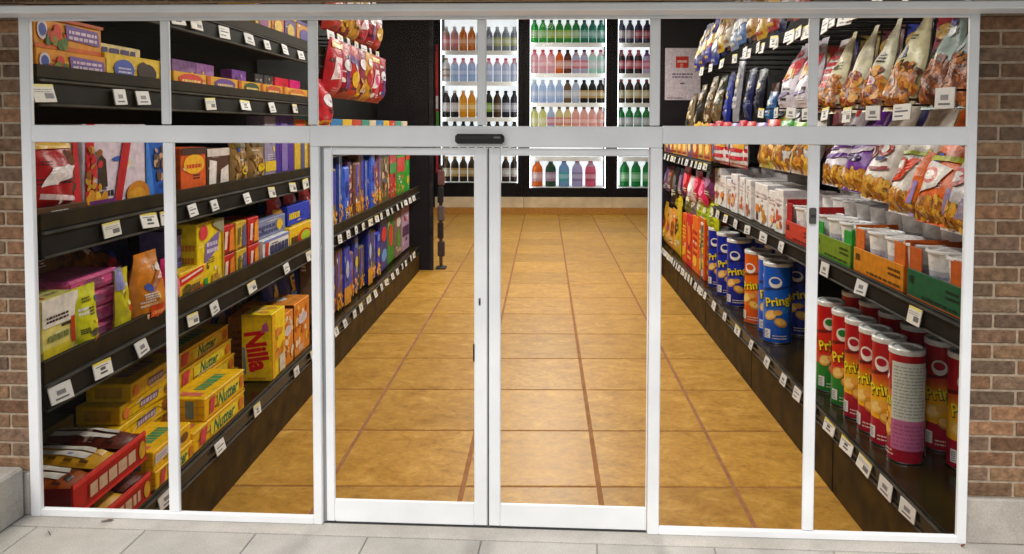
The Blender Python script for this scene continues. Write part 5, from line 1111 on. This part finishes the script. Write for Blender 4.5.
row('middle', 'top', -.42, 5.48, .325, [(2, 'bright green bottle', (40, 190, 70), (40, 160, 60), (200, 230, 160), (70, 200, 90)), (3, 'green bottle with yellow label', (60, 180, 80), (60, 150, 60), (226, 226, 110), (110, 190, 110)), (1, 'green bottle with pale label', (50, 170, 90), (50, 150, 70), (220, 226, 190), (90, 180, 110)), (3, 'teal green bottle', (30, 150, 120), (40, 120, 100), (150, 210, 200), (90, 170, 160))], h=.9)
row('middle', 'second', -.42, 4.29, .325, [(3, 'pale pink bottle with red cap', (236, 200, 206), (220, 70, 80), (240, 170, 180), (236, 150, 160)), (1, 'orange bottle with black cap', (230, 120, 30), (16, 14, 14), (236, 180, 160), (232, 120, 60)), (1, 'dark tea bottle with black cap', (110, 60, 40), (16, 14, 14), (226, 160, 150), (60, 30, 26)), (2, 'clear bottle with pink band and black cap', (196, 206, 226), (16, 14, 14), (230, 110, 120), (200, 180, 190)), (2, 'clear bottle with green foot and red cap', (190, 232, 216), (200, 60, 70), (230, 226, 230), (236, 206, 206))], h=.93)
row('middle', 'third', -.42, 3.14, .325, [(4, 'clear blue water bottle', (190, 208, 236), W_, (206, 216, 240), (206, 220, 240)), (1, 'bronze bottle', (130, 96, 60), (60, 40, 30), (210, 200, 190), (110, 90, 70)), (1, 'clear bottle with silver neck', (196, 206, 226), (60, 60, 60), (220, 220, 230), (200, 206, 220)), (3, 'black bottle with gold label', (30, 24, 22), (20, 18, 18), (226, 180, 90), (40, 34, 30))], h=.9)
row('middle', 'fourth', -.42, 2.08, .325, [(2, 'creamy lime bottle', (226, 226, 150), (60, 50, 40), (236, 232, 180), (226, 222, 160)), (1, 'clear blue bottle with red spot', (190, 210, 240), W_, (226, 120, 140), (206, 220, 244)), (2, 'pale yellow bottle with red spot', (232, 226, 170), (80, 60, 50), (226, 130, 120), (226, 216, 160)), (4, 'pale pink bottle with dark cap', (240, 196, 186), (90, 60, 60), (236, 160, 150), (240, 200, 190))], h=.9)
row('middle', 'bottom', -.30, -.16, .525, [(1, 'large orange drink bottle', (236, 120, 20), W_, (226, 190, 206), (240, 130, 40)), (1, 'large dark green drink bottle', (40, 90, 60), W_, (206, 150, 190), (60, 90, 60)), (1, 'large blue drink bottle', (150, 190, 226), (120, 150, 200), (70, 190, 180), (150, 180, 220)), (1, 'large clear drink bottle with red cap', (206, 200, 230), (220, 50, 70), (150, 130, 180), (206, 206, 230)), (1, 'large pink drink bottle with red cap', (240, 120, 150), (220, 50, 70), (200, 60, 90), (206, 190, 210))], h=1.06, fat=.215)
row('right', 'top', 2.99, 5.48, .335, [(2, 'cola bottle with red and white label', (56, 60, 90), (90, 90, 110), (230, 200, 206), (80, 84, 110)), (3, 'dark blue bottle with red label', (60, 60, 96), (90, 90, 110), (220, 70, 90), (90, 90, 116)), (2, 'grey blue bottle', (96, 100, 130), W_, (206, 206, 216), (110, 116, 140))], h=.9)
row('right', 'second', 2.99, 4.29, .335, [(3, 'cola bottle with red band', (40, 26, 30), (200, 50, 60), (226, 70, 90), (200, 120, 130)), (2, 'white and blue bottle', (206, 206, 232), (60, 30, 100), (226, 90, 110), (120, 60, 130)), (2, 'dark red bottle', (120, 30, 40), (190, 40, 50), (200, 60, 70), (120, 40, 50))], h=.93)
row('right', 'third', 2.99, 3.14, .335, [(7, 'brown bottle with cream label and red cap', (44, 26, 20), (206, 50, 50), (226, 206, 140), (60, 36, 28))], h=.93)
row('right', 'fourth', 2.99, 2.08, .335, [(7, 'emerald green bottle with white label', (20, 140, 60), (16, 110, 50), (220, 206, 220), (30, 150, 70))], h=.9)
row('right', 'bottom', 3.15, -.16, .45, [(3, 'large green bottle with white cap', (30, 150, 70), W_, (120, 200, 130), (40, 140, 80)), (2, 'large dark bottle with red label', (40, 24, 26), (200, 50, 60), (206, 60, 70), (60, 40, 40))], h=1.06, fat=.19)
